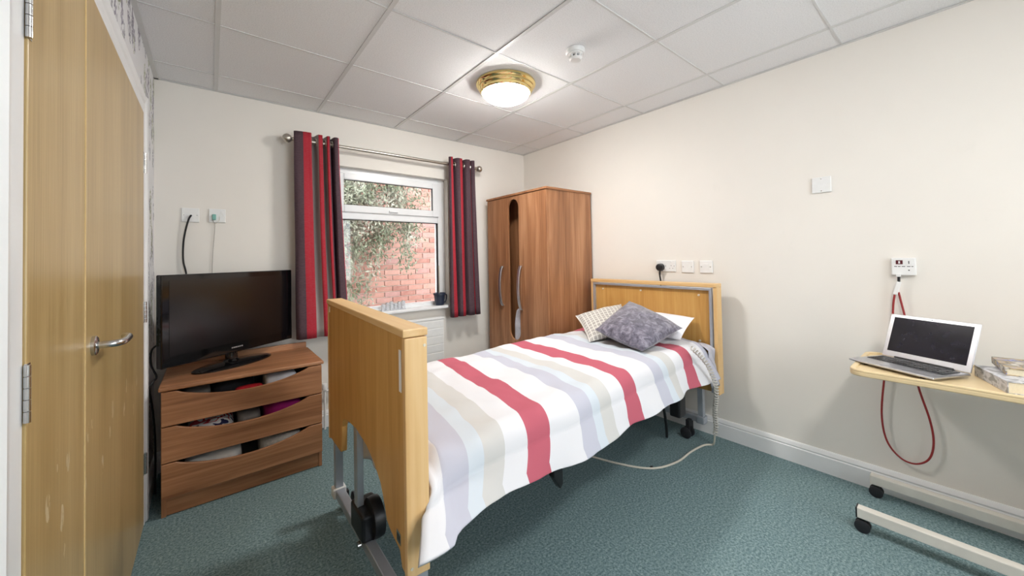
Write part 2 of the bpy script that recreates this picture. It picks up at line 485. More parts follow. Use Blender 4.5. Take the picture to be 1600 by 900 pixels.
# ================================================================== DOOR (leaf and a half) with frame
LX = -.248                                               # face of the leaves
d1 = thing('door_1', 'pale oak veneer double door in a white frame with steel lever handle', 'door', (LX, 1.7, 0), kind='structure')
def dl(y): return y-1.7
ml = MB().box(-.044, 0, dl(1.425), dl(2.500), .008, 1.975).build('main_leaf', 'door', d1, bevel=.002)
sl = MB().box(-.044, 0, dl(1.036), dl(1.421), .008, 1.975).build('side_leaf', 'door', d1, bevel=.002)
MB().box(-.030, .0015, dl(1.4205), dl(1.4255), .008, 1.975).build('meeting_edge', plain('pale_lipping', srgb(226, 200, 146), .4), ml)
# lever handle
b = MB().lathe([(.026, 0), (.026, .007), (.022, .010)], (0, dl(1.500), 1.022), 24, 0)
han = b.build('lever_handle', 'chrome', ml, smooth=True)
MB().tube(spline([(.008, dl(1.500), 1.022), (.036, dl(1.500), 1.022), (.050, dl(1.510), 1.022), (.056, dl(1.533), 1.022), (.056, dl(1.583), 1.022), (.054, dl(1.623), 1.022), (.044, dl(1.640), 1.022)], 5), .0095, 12).build('lever', 'chrome', han, smooth=True)
for z in (1.73, 1.012, .294):
    b = MB()
    for k in range(5): b.lathe([(.0065, .0), (.0065, .0185)], (.004, dl(2.505), z-.05+k*.02), 12, 2)
    h = b.build('hinge', 'chrome', ml, smooth=True)
    MB().box(-.002, .0015, dl(2.485), dl(2.502), z-.05, z+.05).build('hinge_plate', 'chrome', h)
for z in (1.69, 1.02, .294):
    b = MB()
    for k in range(5): b.lathe([(.0045, .0), (.0045, .0185)], (.002, dl(1.031), z-.05+k*.02), 12, 2)
    h = b.build('hinge', 'chrome', sl, smooth=True)
    MB().box(-.002, .0015, dl(1.033), dl(1.048), z-.05, z+.05).build('hinge_plate', 'chrome', h)
b = MB(); b.box(-.11, -.004, dl(DY0), dl(1.033), 0, DZ); b.box(-.11, -.004, dl(2.503), dl(DY1), 0, DZ); b.box(-.11, -.004, dl(1.033), dl(2.503), 1.979, DZ)
b.build('door_lining', 'white_gloss', d1)
MB().box(-.11, -.05, dl(DY0), dl(DY1), 0, DZ).build('backing_board', 'white_gloss', d1)
tr = thing('trim_1', 'white moulded architrave around the oak double door', 'door trim', (XL, 1.7, 0), kind='structure')
aw, at = .072, .024
def arch_prof(w): return [(0, 0), (w, 0), (w, at*.7), (w-.012, at), (w*.55, at*.85), (w*.45, at*.62), (.006, at*.55), (0, at*.4)]
for nm, y, sgn in (('n', DY0-.006, -1), ('f', DY1-.004, 1)):
    # jamb mouldings: profile in (y, x)
    poly = [(u, dl(y)+sgn*v) for v, u in arch_prof(aw)]
    MB().prism(poly if sgn < 0 else poly[::-1], 2, 0, DZ+aw).build('architrave_leg', 'white_gloss', tr)
poly = [(u, DZ-.008+v) for v, u in arch_prof(aw)]
MB().prism(poly, 1, dl(DY0-.006), dl(DY1-.004)).build('architrave_head', 'white_gloss', tr)

# ================================================================== WINDOW
WY = YB+.065                                              # inner face of the frame
w1 = thing('window_1', 'white plastic window with a top opening light and a large fixed pane', 'window', ((WX0+WX1)/2, WY, WZ0), kind='structure')
wl = lambda x: x-(WX0+WX1)/2
zl = lambda z: z-WZ0
b = MB()
b.box(wl(WX0), wl(WX0)+.07, 0, .07, 0, zl(WZ1)); b.box(wl(1.662), wl(WX1), 0, .07, 0, zl(WZ1))
b.box(wl(WX0)+.07, wl(1.662), 0, .07, zl(1.915), zl(WZ1)); b.box(wl(WX0)+.07, wl(1.662), 0, .07, 0, .035)
b.build('window_frame', 'upvc', w1, bevel=.004)
MB().box(wl(WX0)+.07, wl(1.662), .0, .07, zl(1.575), zl(1.645)).build('transom', 'upvc', w1, bevel=.006)
b = MB(); x0, x1, z0, z1 = wl(.775), wl(1.668), zl(1.632), zl(1.945)
for q in ((x0, x0+.055, z0, z1), (x1-.060, x1, z0, z1), (x0+.055, x1-.06, z1-.052, z1), (x0+.055, x1-.06, z0, z0+.058)):
    b.box(q[0], q[1], -.018, .03, q[2], q[3])
sa = b.build('opening_sash', 'upvc', w1, bevel=.006)
MB().box(x0+.05, x1-.055, .008, .014, z0+.05, z1-.048).build('pane', 'glass', sa)
bb = MB()
for q in ((x0+.055, x1-.06, z1-.056, z1-.052), (x0+.055, x1-.06, z0+.058, z0+.061), (x1-.064, x1-.06, z0+.058, z1-.052)): bb.box(q[0], q[1], -.006, .006, q[2], q[3])
bb.build('gasket', 'rubber', sa)
MB().box(wl(1.19), wl(1.27), -.034, -.018, z0+.014, z0+.03).build('catch', 'upvc', sa, bevel=.004)
MB().box(wl(WX0)+.06, wl(1.668), .03, .036, .03, zl(1.58)).build('fixed_pane', 'glass', w1)
bb = MB()
for q in ((wl(.79), wl(1.662), zl(1.571), zl(1.575)), (wl(1.658), wl(1.662), .035, zl(1.571))): bb.box(q[0], q[1], -.002, .03, q[2], q[3])
bb.build('pane_gasket', 'rubber', w1)
MB().box(wl(WX0)-.02, wl(WX1)+.012, -.135, .07, -.022, 0.004).build('window_sill', 'upvc', w1, bevel=.008, seg=3)

w2 = thing('added_window', 'unseen white plastic window added opposite the curtained window to let in daylight', 'window', ((VX0+VX1)/2, YF-.07, VZ0), kind='structure')  # invented window behind the camera, added to let cool daylight in
hw, hh2 = (VX1-VX0)/2, VZ1-VZ0
b = MB(); b.box(-hw, -hw+.06, 0, .06, 0, hh2); b.box(hw-.06, hw, 0, .06, 0, hh2); b.box(-hw+.06, hw-.06, 0, .06, 0, .06); b.box(-hw+.06, hw-.06, 0, .06, hh2-.06, hh2); b.box(-.03, .03, 0, .06, .06, hh2-.06)
b.build('window_frame', 'upvc', w2, bevel=.004)
MB().box(-hw+.05, -.025, .028, .034, .05, hh2-.05).build('pane', 'glass', w2); MB().box(.025, hw-.05, .028, .034, .05, hh2-.05).build('pane', 'glass', w2)
MB().box(-hw-.02, hw+.02, .05, .20, -.02, .003).build('window_sill', 'upvc', w2, bevel=.006)

# ================================================================== OUTSIDE
og = MB().box(-2.6, 6.5, YB+.17, 6.2, -.25, -.05).build('ground_outside', 'paving'); tag(og, 'grey paved ground outside below the window', 'ground', kind='structure')
BY = 5.05
wo = MB().box(-2.5, 6.0, BY+.006, BY+.25, -.25, 4.2).build('wall_outside', 'mortar')
tag(wo, 'red brick wall facing the window outside', 'brick wall', kind='structure')
br0 = MB().box(-.1075, .1075, -.012, .06, -.0325, .0325).build('brick', 'brick', wo, bevel=.004, seg=1)
first = True; cnt = 0
for r_ in range(22):
    z = .62+.075*r_
    for c_ in range(13):
        x = 1.05+.225*c_+(.1125 if r_ % 2 else 0)
        loc = (x, BY+random.uniform(-.002, .003), z)
        if first: br0.location = loc; first = False
        else: dup(br0, loc, wo)
        cnt += 1
st = MB()                                                 # the rest of the bond, joined
for r_ in range(-11, 47):
    z = .62+.075*r_
    for c_ in range(-15, 20):
        if 0 <= r_ < 22 and 0 <= c_ < 13: continue
        x = 1.05+.225*c_+(.1125 if r_ % 2 else 0)
        st.box(x-.1075, x+.1075, BY-.012, BY+.06, z-.0325, z+.0325)
o = st.build('brickwork', 'brick', wo); o['kind'] = 'stuff'

shrub = thing('climbing_shrub', 'pale green climbing shrub trailing down the brick wall outside', 'shrub', (1.35, BY-.30, 0))
tb = MB(); lf = MB()
for k in range(60):
    x = random.uniform(-.75, .62); z1_ = random.uniform(1.7, 2.9) + (.35 if k % 5 == 0 else 0); L = random.uniform(.5, 1.2)*(1.15-.5*max(0, x))
    bend = random.uniform(-.35, .45); yy = random.uniform(-.16, .06)
    pts = []
    for q in range(9):
        t = q/8
        pts.append(Vector((x+bend*t*t+.04*math.sin(6*t+k), yy-.12*math.sin(PI*t)+.03*math.sin(9*t+k), max(.2, z1_-L*t))))
    tb.tube(pts, [.005*(1-.7*q/8) for q in range(9)], 5)
    for q in range(190):
        t = random.random(); i = min(7, int(t*8)); p = pts[i].lerp(pts[i+1], t*8-i)
        p = p+Vector((random.gauss(0, .06), random.uniform(-.10, .05), random.gauss(-.02, .05)))
        a = Vector((random.uniform(-1, 1), random.uniform(-1, 1), random.uniform(-1.6, .1))).normalized()
        c = a.cross(Vector((random.uniform(-1, 1), random.uniform(-1, 1), .3))).normalized()
        Lf, Wf = random.uniform(.035, .08), random.uniform(.008, .016); s0 = len(lf.v); nn = a.cross(c)*.006
        lf.v += [tuple(p), tuple(p+a*Lf*.5+c*Wf+nn), tuple(p+a*Lf), tuple(p+a*Lf*.5-c*Wf+nn)]
        lf.f += [(s0, s0+1, s0+2), (s0, s0+2, s0+3)]
tb.tube(spline([(-.1, .10, -.05), (-.05, .08, .8), (.05, .06, 1.6), (-.1, .06, 2.6)], 6), .025, 8)
tb.build('branches', 'twig', shrub, smooth=True)
o = lf.build('foliage', 'leaf', shrub); o['kind'] = 'stuff'

# ================================================================== CURTAINS AND POLE
RY, RZ = 2.99, 2.105
pole = thing('curtain_pole', 'brushed nickel curtain pole with ball finials above the window', 'curtain pole', (1.225, RY, RZ))
MB().tube([(-.765, 0, 0), (.765, 0, 0)], .0125, 16).build('rod', 'nickel', pole, smooth=True)
for sx in (-1, 1):
    b = MB().lathe([(.006, -.010), (.016, -.008), (.016, .004), (.012, .010), (.012, .014)]+[(.031*math.sin(a), .043-.031*math.cos(a)) for a in [.4+i*(PI-.45)/9 for i in range(10)]], (0, 0, 0), 20, 0)
    if sx < 0: b.v = [(-x, y, z) for x, y, z in b.v]; b.f = [q[::-1] for q in b.f]
    b.v = [(x+sx*.762, y, z) for x, y, z in b.v]
    b.build('finial', 'nickel', pole, smooth=True)
    b = MB().tube([(sx*.715, 0, 0), (sx*.715, YB-RY, 0)], .009, 10); b.lathe([(.026, YB-RY-.012), (.026, YB-RY)], (sx*.715, 0, 0), 18, 1)
    b.lathe([(.0215, -.012), (.0215, .012)], (sx*.715, 0, 0), 18, 0)
    b.build('bracket', 'nickel', pole, smooth=True)

def curtain(label, top, bot, stops, z0, z1, rings):
    """top / bot: plan path (x, y) of the folds at the heading and at the hem"""
    x_c = sum(p[0] for p in top)/len(top)
    t = thing('curtain', label, 'curtain', (x_c, RY, z0), group='striped curtains at the window')
    P = spline([(x, y, 0) for x, y in top], 8); Q = spline([(x, 2.925+(y-2.93)*.55, 0) for x, y in bot], 8); n = len(P)-1
    acc = [0]
    for i in range(n): acc.append(acc[-1]+(P[i+1]-P[i]).length)
    def fn(a, b_):
        i = round(a*n); e = b_
        p = P[i].lerp(Q[i], (1-e)**1.3); k = .004*noise.noise(Vector((a*9, e*3, 2)))
        return (p.x-x_c+k, p.y-RY+k*1.5, (z1-z0)*e)
    b = MB().grid(fn, n, 24, lambda a, e: (acc[round(a*n)]/acc[-1], e))
    b.build('fabric', curtain_mat('striped_curtain_'+str(len(rings)), stops(acc, n)), t, smooth=True, solid=.003, angle=80)
    for i in range(n):
        if (P[i].y-RY)*(P[i+1].y-RY) > 0: continue
        f_ = (RY-P[i].y)/(P[i+1].y-P[i].y); c_ = P[i].lerp(P[i+1], f_); tg = (P[i+1]-P[i]).normalized()
        pts = [(c_.x-x_c+tg.x*.0225*math.cos(2*PI*k/18), tg.y*.0225*math.cos(2*PI*k/18), RZ-z0+.0225*math.sin(2*PI*k/18)) for k in range(18)]
        MB().tube(pts, .006, 6, True).build('eyelet', 'nickel', t, smooth=True)
    return t
DK, RD, GR, PK = srgb(76, 58, 66), srgb(172, 34, 50), srgb(160, 152, 148), srgb(180, 50, 76)
ltop = [(.455, 2.960), (.472, 2.948), (.509, 2.940), (.540, 2.938), (.564, 2.945), (.569, 3.018), (.592, 3.022), (.606, 2.955), (.622, 2.945), (.638, 2.955), (.642, 3.018), (.656, 3.022), (.666, 2.955), (.675, 2.945), (.690, 2.955), (.696, 3.02), (.704, 3.02), (.712, 2.955), (.728, 2.945), (.744, 2.952), (.750, 2.962)]
lbot = [(.462, 3.01), (.480, 2.945), (.520, 2.930), (.556, 2.930), (.582, 2.94), (.590, 2.985), (.606, 2.995), (.630, 2.965), (.646, 2.94), (.664, 2.95), (.670, 2.985), (.688, 2.99), (.703, 2.95), (.713, 2.94), (.726, 2.95), (.734, 3.02), (.744, 3.02), (.754, 2.95), (.772, 2.94), (.80, 2.955), (.815, 3.01)]
def stops_of(spec):
    def f(acc, n):
        out = []
        for k, c in spec: out.append((acc[min(n, round(k*8))]/acc[-1], c))
        return out
    return f
curtain('red, plum and grey striped eyelet curtain hanging beside the television', ltop, lbot,
        stops_of([(0, DK), (2, RD), (4.2, DK), (4.75, GR), (7.1, RD), (9.2, DK), (9.75, GR), (11.9, RD), (13.4, DK), (15, DK), (17.9, DK), (18.9, PK)]), .70, 2.155, [.488, .592, .65, .70, .748])
rtop = [(1.682, 2.966), (1.688, 2.95), (1.702, 2.942), (1.716, 2.95), (1.726, 3.02), (1.742, 3.03), (1.758, 2.96), (1.786, 2.942), (1.806, 2.945), (1.822, 2.96), (1.830, 3.02), (1.842, 3.02), (1.852, 2.955), (1.876, 2.942), (1.900, 2.95), (1.908, 3.01), (1.918, 2.96), (1.934, 2.945), (1.952, 2.952), (1.960, 2.964)]
rbot = [(1.676, 3.01), (1.680, 2.95), (1.712, 2.935), (1.738, 2.95), (1.744, 3.02), (1.756, 3.03), (1.768, 2.96), (1.790, 2.94), (1.812, 2.945), (1.826, 2.96), (1.836, 3.02), (1.850, 3.02), (1.862, 2.95), (1.892, 2.938), (1.920, 2.95), (1.928, 3.01), (1.940, 2.955), (1.962, 2.94), (1.984, 2.955), (1.99, 3.01)]
curtain('plum and red striped eyelet curtain hanging beside the wardrobe', rtop, rbot,
        stops_of([(0, DK), (1.5, RD), (3.2, DK), (7, RD), (9.2, DK), (14.2, RD), (15.8, DK)]), .715, 2.165, [1.71, 1.77, 1.836, 1.91])

# ================================================================== RADIATOR
rad = thing('radiator', 'white low panel radiator with horizontal grooves under the window sill', 'radiator', (1.19, YB, .20))
MB().box(-.445, .445, -.075, -.02, .06, .50).build('casing', 'plastic_white', rad, bevel=.006)
MB().box(-.450, .450, -.080, -.02, .50, .52).build('top_grille', 'plastic_white', rad, bevel=.005)
for k in range(6): MB().box(-.44, .44, -.0775, -.074, .075+.071*k, .138+.071*k).build('panel_rib', 'plastic_white', rad, bevel=.0015, seg=1)
for x in (-.35, .35): MB().box(x-.02, x+.02, -.022, -.001, .1, .45).build('wall_bracket', 'plastic_white', rad)
b = MB().tube([(-.535, -.05, -.2), (-.535, -.05, .08)], .008, 10); b.tube([(-.535, -.05, .08), (-.44, -.05, .08)], .009, 10)
pv = b.build('valve_pipe', 'plastic_white', rad, smooth=True)
MB().lathe([(.012, .085), (.019, .09), (.020, .125), (.016, .135)], (-.535, -.05, 0), 16, 2).build('valve_knob', 'plastic_white', pv, smooth=True)

# ================================================================== WARDROBE
WF, WN, WFAR, WT = 2.115, 2.160, 2.985, 1.815
wd = thing('wardrobe', 'walnut two-door wardrobe with bow handles and an open slot between the doors', 'wardrobe', (WF, WN, 0))
D, Wd = 2.672-WF, WFAR-WN
MB().box(.021, D, 0, .018, 0, WT-.02).build('side_panel', 'walnut_v', wd, bevel=.001)
MB().box(.021, D, Wd-.018, Wd, 0, WT-.02).build('side_panel', 'walnut_v', wd, bevel=.001)
MB().box(D-.008, D, .018, Wd-.018, .02, WT-.02).build('back_panel', 'walnut_v', wd)
MB().box(-.008, D+.004, -.008, Wd+.008, WT-.02, WT).build('top_panel', 'walnut_x', wd, bevel=.004)
MB().box(.022, D-.008, .018, Wd-.018, .09, .108).build('bottom_panel', 'walnut_x', wd)
MB().box(.022, .04, .018, Wd-.018, 0, .09).build('plinth', 'walnut_x', wd)
G0, G1 = 2.515-WN, 2.665-WN                              # the open slot
MB().box(.20, .214, .018, Wd-.018, .108, WT-.02).build('inner_panel', 'walnut_v', wd)
dn = MB().box(0, .019, .002, G0, .06, WT-.024).build('door', 'walnut_v', wd, bevel=.0015)
df = MB().box(0, .019, G1, Wd-.002, .06, WT-.024).build('door', 'walnut_v', wd, bevel=.0015)
# arched fascia at the top of the slot, curved piece below
ga, gb, gc = G0, G1, (G0+G1)/2
poly = [(ga, WT-.024), (ga, 1.69)]+[(gc-(gb-ga)/2*math.cos(t), 1.69+.075*math.sin(t)) for t in [PI*i/12 for i in range(1, 12)]]+[(gb, 1.69), (gb, WT-.024)]
MB().prism(poly, 0, .002, .018).build('arched_fascia', 'walnut_v', wd)
poly = [(gb, .06), (gb, .58)]+[(gc+(gb-ga)/2*math.cos(t), .58-.075*math.sin(t)) for t in [PI*i/12 for i in range(1, 12)]]+[(ga, .58), (ga, .06)]
MB().prism(poly, 0, .002, .018).build('lower_fascia', 'walnut_v', wd)
for dd, y, z0_, z1_ in ((dn, 2.488-WN, .775, 1.175), (df, 2.752-WN, .79, 1.17)):
    zc = (z0_+z1_)/2; hh = (z1_-z0_)/2
    pts = [(-.002, y, z0_+.012)]+[(-.012-.030*math.sin(PI*(i/12))**.6, y, z0_+.012+(2*hh-.024)*i/12) for i in range(0, 13)]+[(-.002, y, z1_-.012)]
    b = MB(); P = [Vector(p) for p in pts]; s0 = 0
    for i, p in enumerate(P):
        dv = (P[min(i+1, len(P)-1)]-P[max(i-1, 0)]).normalized(); nr = dv.cross(VY).normalized()
        for (u, v) in ((-.014, -.006), (.014, -.006), (.014, .006), (-.014, .006)): b.v.append(tuple(p+VY*u+nr*v))
    for i in range(len(P)-1):
        for k in range(4): b.f.append((i*4+k, i*4+(k+1) % 4, i*4+4+(k+1) % 4, i*4+4+k))
    b.f += [(3, 2, 1, 0), tuple(len(P)*4-4+k for k in range(4))]
    b.build('handle', 'alu', dd, smooth=True, bevel=.002)
# bundle of clothes poking out of the slot
b = MB().blob((2.222, 2.578, .450), .086, .060, .342, 4.5, 14, .03, 3, 18)
cl = b.build('clothes_bundle', plain('white_blue_cloth', srgb(205, 206, 218), .9, 0, .15, 25, .3), smooth=True, angle=80)
tag(cl, 'white and grey bundle of clothes showing in the wardrobe slot', 'clothes')
cl.location = (0, 0, 0)

# ================================================================== CHEST OF DRAWERS
CX0, CX1, CY0, CY1, CZT = -.190, .524, 2.52, 2.99, .634
ch = thing('chest_of_drawers', 'walnut three-drawer chest with curved cut-out drawer tops under the television', 'chest of drawers', (CX0, CY0, 0))
CW, CDp = CX1-CX0, CY1-CY0
MB().box(0, .018, .0, CDp, 0, CZT-.02).build('side_panel', 'walnut_v', ch, bevel=.001)
MB().box(CW-.018, CW, .0, CDp, 0, CZT-.02).build('side_panel', 'walnut_v', ch, bevel=.001)
MB().box(.018, CW-.018, CDp-.008, CDp, .02, CZT-.02).build('back_panel', 'walnut_x', ch)
MB().box(-.010, CW+.012, -.016, CDp, CZT-.02, CZT).build('top_panel', 'walnut_x', ch, bevel=.006, seg=3)
MB().box(.02, CW-.0, CDp-.018, CDp, CZT, CZT+.040).build('upstand', 'walnut_x', ch, bevel=.003)
MB().box(.018, CW-.018, .004, .02, .004, .088).build('plinth', 'walnut_x', ch, bevel=.001)
def drawer(z0, z1):
    n = 28; top = []
    ca, cb, dep = .055, CW-.07, .058
    for i in range(n+1):
        t = i/n; x = cb+(ca-cb)*t
        s = (x-ca)/(cb-ca)
        top.append((x, z1-dep*math.sin(PI*s)**1.0 if False else z1-dep*(1-(2*s-1)**2)**.85))
    poly = [(.001, z0), (CW-.001, z0), (CW-.001, z1)]+top+[(.001, z1)]
    f = MB().prism(poly, 1, -.018, -.001).build('drawer_front', 'walnut_x', ch, bevel=.002, seg=1)
    b = MB(); gm = plain('grey_drawer_box', srgb(150, 148, 146), .6)
    b.box(.024, CW-.024, 0, CDp-.04, z0+.012, z0+.018); b.box(.024, .036, 0, CDp-.04, z0+.018, z1-.06); b.box(CW-.036, CW-.024, 0, CDp-.04, z0+.018, z1-.06)
    b.box(.036, CW-.036, CDp-.052, CDp-.04, z0+.018, z1-.06)
    b.build('drawer_box', gm, f)
drawer(.444, .610); drawer(.267, .438); drawer(.092, .261)
def cloth(name, label, cat, mat, x0, x1, y0, y1, z0, z1, group=None, p=4, wob=.012, seed=0):
    b = MB().blob((0, 0, (z1-z0)/2), (x1-x0)/2, (y1-y0)/2, (z1-z0)/2, p, 12, wob, seed, 14)
    o = b.build(name, mat, smooth=True, angle=70); o.location = ((x0+x1)/2, (y0+y1)/2, z0)
    return tag(o, label, cat, group or 'folded things in the drawers')
def fabric(name, col, var=.15, sc=30): return plain(name, col, .9, 0, var, sc, .25)
yf0 = CY0+.006
z1d, z2d, z3d = .462, .285, .110
cloth('folded_garment', 'grey folded bag in the top drawer', 'clothing', fabric('grey_bag', srgb(120, 118, 116)), -.12, .0, yf0, 2.78, z1d, .578, seed=1)
cloth('folded_garment', 'black folded garment in the top drawer', 'clothing', fabric('black_cloth', srgb(26, 28, 36)), .005, .20, yf0+.048, 2.86, z1d, .590, seed=2)
cloth('folded_garment', 'red patterned garment in the top drawer', 'clothing', fabric('red_cloth', srgb(176, 24, 40), .3, 60), .10, .235, yf0, yf0+.04, z1d, .566, seed=3, wob=.006)
cloth('packet', 'white and blue packet in the top drawer', 'packet', fabric('white_packet', srgb(214, 220, 232), .12, 20), .24, .40, yf0, 2.74, z1d, .590, seed=4, p=7, wob=.004)
def flagcloth():
    t = NT('white_red_navy_cloth'); n = t.noise(t.coord((14, 14, 30)), 1.0, 1, .4, .5)
    return t.out(t.ramp(n, [(0, srgb(30, 34, 80)), (.36, srgb(236, 236, 240)), (.52, srgb(190, 60, 72)), (.6, srgb(240, 240, 242))], 'CONSTANT'), .9)
cloth('folded_garment', 'white garment with red and navy print in the middle drawer', 'clothing', flagcloth(), -.10, .10, yf0, 2.80, z2d, .405, seed=5)
cloth('folded_garment', 'grey folded garment in the middle drawer', 'clothing', fabric('grey_cloth', srgb(150, 148, 150)), .115, .225, yf0+.02, 2.80, z2d, .405, seed=6)
cloth('folded_garment', 'magenta folded garment in the middle drawer', 'clothing', fabric('magenta_cloth', srgb(150, 18, 110), .1), .235, .43, yf0, 2.82, z2d, .428, seed=7)
cloth('folded_towel', 'smooth white folded towel in the bottom drawer', 'towel', fabric('white_towel', srgb(236, 238, 240), .03), -.11, .135, yf0, 2.82, z3d, .236, seed=8, p=5)
cloth('folded_towel', 'textured pale grey folded towel in the bottom drawer', 'towel', fabric('textured_towel', srgb(206, 206, 206), .15, 90), .215, .43, yf0, 2.82, z3d, .245, seed=9, wob=.02)

# ================================================================== TELEVISION
tv = thing('television', 'black flat-screen television on an oval stand on the walnut chest', 'television', (.112, 2.815, CZT), R(33.5))
TW, THt, tz = .765, .478, .072
MB().box(-TW/2, TW/2, -.022, .018, tz, tz+THt).build('bezel', 'black_gloss', tv, bevel=.006, seg=3)
MB().box(-TW/2+.06, TW/2-.06, .018, .050, tz+.06, tz+THt-.07).build('rear_housing', 'black_plastic', tv, bevel=.02)
MB().box(-TW/2+.035, TW/2-.035, -.0235, -.021, tz+.058, tz+THt-.032).build('screen', 'dark_screen', tv)
b = MB()
for i, wv in enumerate((.007, .008, .009, .006, .007, .006, .008)): 
    x = -.033+i*.0098; b.box(x, x+wv, -.0230, -.0222, tz+.026, tz+.0335)
b.build('brand_mark', plain('silver_print', srgb(176, 178, 182), .4, .6), tv)
b = MB().lathe([(.001, .001), (1, .001), (1, .008), (.9, .014), (.3, .019), (.001, .020)], (0, 0, 0), 40, 2)
b.v = [(x*.225, y*.105, z) for x, y, z in b.v]
b.build('stand_base', 'black_gloss', tv, smooth=True)
b = MB().lathe([(.045, .016), (.032, .03), (.030, .10)], (0, .026, 0), 20, 2); b.build('stand_neck', 'black_gloss', tv, smooth=True)

# ================================================================== BED
# corner points measured on the floor plan; the two end boards stand slightly out of square
FN, FF = Vector((.387, .920, 0)), Vector((.436, 1.945, 0))     # foot board, outer face near / far
HN, HF = Vector((2.535, 1.045, 0)), Vector((2.560, 2.085, 0))  # head board, inner face near / far
bed = thing('profiling_bed', 'beech panelled adjustable care bed with silver steel frame', 'bed', (1.45, 1.5, 0))
OB = Vector((1.45, 1.5, 0))
fd = (FF-FN).normalized(); fn_ = Vector((fd.y, -fd.x, 0)); FW = (FF-FN).length
def fp(v, n, z): p = FN+fd*v+fn_*n-OB; return (p.x, p.y, z)
def panel(poly, n0, n1, name, mat, parent, P=fp, **kw):
    b = MB(); k = len(poly)
    for n in (n0, n1):
        for v, z in poly: b.v.append(P(v, n, z))
    b.f.append(tuple(range(k))[::-1]); b.f.append(tuple(range(k, 2*k)))
    for i in range(k): j = (i+1) % k; b.f.append((i, j, k+j, k+i))
    return b.build(name, mat, parent, **kw)
ZT = 1.058
arch = [(FW-.022, .415), (.775, .435), (.758, .445), (.748, .55), (.72, .59), (.66, .607), (.52, .625), (.38, .618), (.29, .597), (.225, .565), (.188, .52), (.168, .485), (.13, .473), (.06, .465), (.045, .43), (.022, .428)]
fb = panel([(.020, ZT-.022), (FW-.020, ZT-.022)]+arch, 0, .022, 'footboard', 'beech_v', bed, bevel=.002)
panel([(0, ZT), (FW, ZT), (FW, ZT-.021), (0, ZT-.021)], -.006, .062, 'top_rail', 'beech_edge_y', fb, bevel=.003)
panel([(0, .425), (.020, .425), (.020, ZT-.023), (0, ZT-.023)], -.002, .060, 'side_rail', 'beech_edge_v', fb, bevel=.003)
panel([(FW-.020, .405), (FW, .405), (FW, ZT-.023), (FW-.020, ZT-.023)], -.002, .060, 'side_rail', 'beech_edge_v', fb, bevel=.003)
panel([(.030, .89), (.046, .89), (.046, 1.0), (.030, 1.0)], -.0015, 0, 'sticker', 'plastic_white', fb)
panel([(.975, 1.0), (.992, 1.0), (.992, 1.025), (.975, 1.025)], -.0015, 0, 'sticker', 'plastic_white', fb)
panel([(.050, .482), (.080, .482), (.080, .512), (.050, .512)], -.0015, 0, 'rating_plate', 'chrome', fb)
panel([(.054, .488), (.076, .488), (.076, .505), (.054, .505)], -.002, -.0014, 'plate_print', 'black_plastic', fb)
for n, z in ((.052, 1.012), (.052, .45), (.010, .45)):
    q = fp(-.0005, n, z); MB().lathe([(.004, -.001), (.004, .001)], q, 10, 1).build('screw_cap', 'screw', fb)
# head board
hd = (HF-HN).normalized(); hn_ = Vector((hd.y, -hd.x, 0)); HW = (HF-HN).length
def hp(v, n, z): p = HN+hd*v+hn_*n-OB; return (p.x, p.y, z)
hb = panel([(.04, .34), (HW-.04, .34), (HW-.04, 1.0), (.04, 1.0)], .012, .03, 'headboard', 'beech_v', bed, P=hp)
panel([(0, 1.045), (HW, 1.045), (HW, 1.020), (0, 1.020)], -.004, .07, 'top_rail', 'beech_edge_y', hb, P=hp, bevel=.003)
panel([(0, .33), (.024, .33), (.024, 1.02), (0, 1.02)], 0, .068, 'side_rail', 'beech_edge_v', hb, P=hp, bevel=.003)
panel([(HW-.024, .33), (HW, .33), (HW, 1.02), (HW-.024, 1.02)], 0, .068, 'side_rail', 'beech_edge_v', hb, P=hp, bevel=.003)
panel([(.03, 1.016), (HW-.03, 1.016), (HW-.03, 1.0), (.03, 1.0)], -.010, .012, 'steel_rail', 'steel_paint', hb, P=hp, bevel=.002)
panel([(.03, .34), (.046, .34), (.046, 1.0), (.03, 1.0)], -.010, .012, 'steel_rail', 'steel_paint', hb, P=hp, bevel=.002)
panel([(HW-.046, .34), (HW-.03, .34), (HW-.03, 1.0), (HW-.046, 1.0)], -.010, .012, 'steel_rail', 'steel_paint', hb, P=hp, bevel=.002)
for v, z in ((.12, .965), (.12, .66), (.56, .972), (HW-.12, .965)):
    MB().lathe([(.007, -.004), (.007, .004)], hp(v, .010, z), 12, 0).build('screw_cap', 'screw', hb)
# interpolate across the bed: s along foot->head, v near->far
def bp(s, v, z):
    a = (FN+fn_*.066).lerp(HN-hn_*.006, s); c = (FF+fn_*.066).lerp(HF-hn_*.006, s)
    p = a.lerp(c, v); return Vector((p.x, p.y, z))
def bl(s, v, z): return tuple(bp(s, v, z)-OB)
def quad(name, mat, parent, s0, s1, v0, v1, z0, z1, **kw):
    b = MB()
    for z in (z0, z1):
        for v in (v0, v1):
            for s in (s0, s1): b.v.append(bl(s, v, z))
    for q in ((0, 2, 3, 1), (4, 5, 7, 6), (0, 1, 5, 4), (2, 6, 7, 3), (0, 4, 6, 2), (1, 3, 7, 5)): b.f.append(q)
    return b.build(name, mat, parent, **kw)
mt = quad('mattress', 'navy', bed, .036, .985, .065, .915, .475, .635, bevel=.03, seg=3)
dk = quad('deck_frame', 'deckmat', bed, .03, 1.0, .17, .86, .455, .475)
quad('side_tube', 'steel_paint', dk, .045, 1.0, .17, .205, .425, .460, bevel=.003)
quad('side_tube', 'steel_paint', dk, .045, 1.0, .825, .86, .425, .460, bevel=.003)
quad('end_bar', 'steel_paint', dk, .034, .052, .13, 1.06, .425, .460, bevel=.003)
for s in (.28, .52, .74): quad('cross_bar', 'deckmat', dk, s-.012, s+.012, .20, .83, .435, .458)
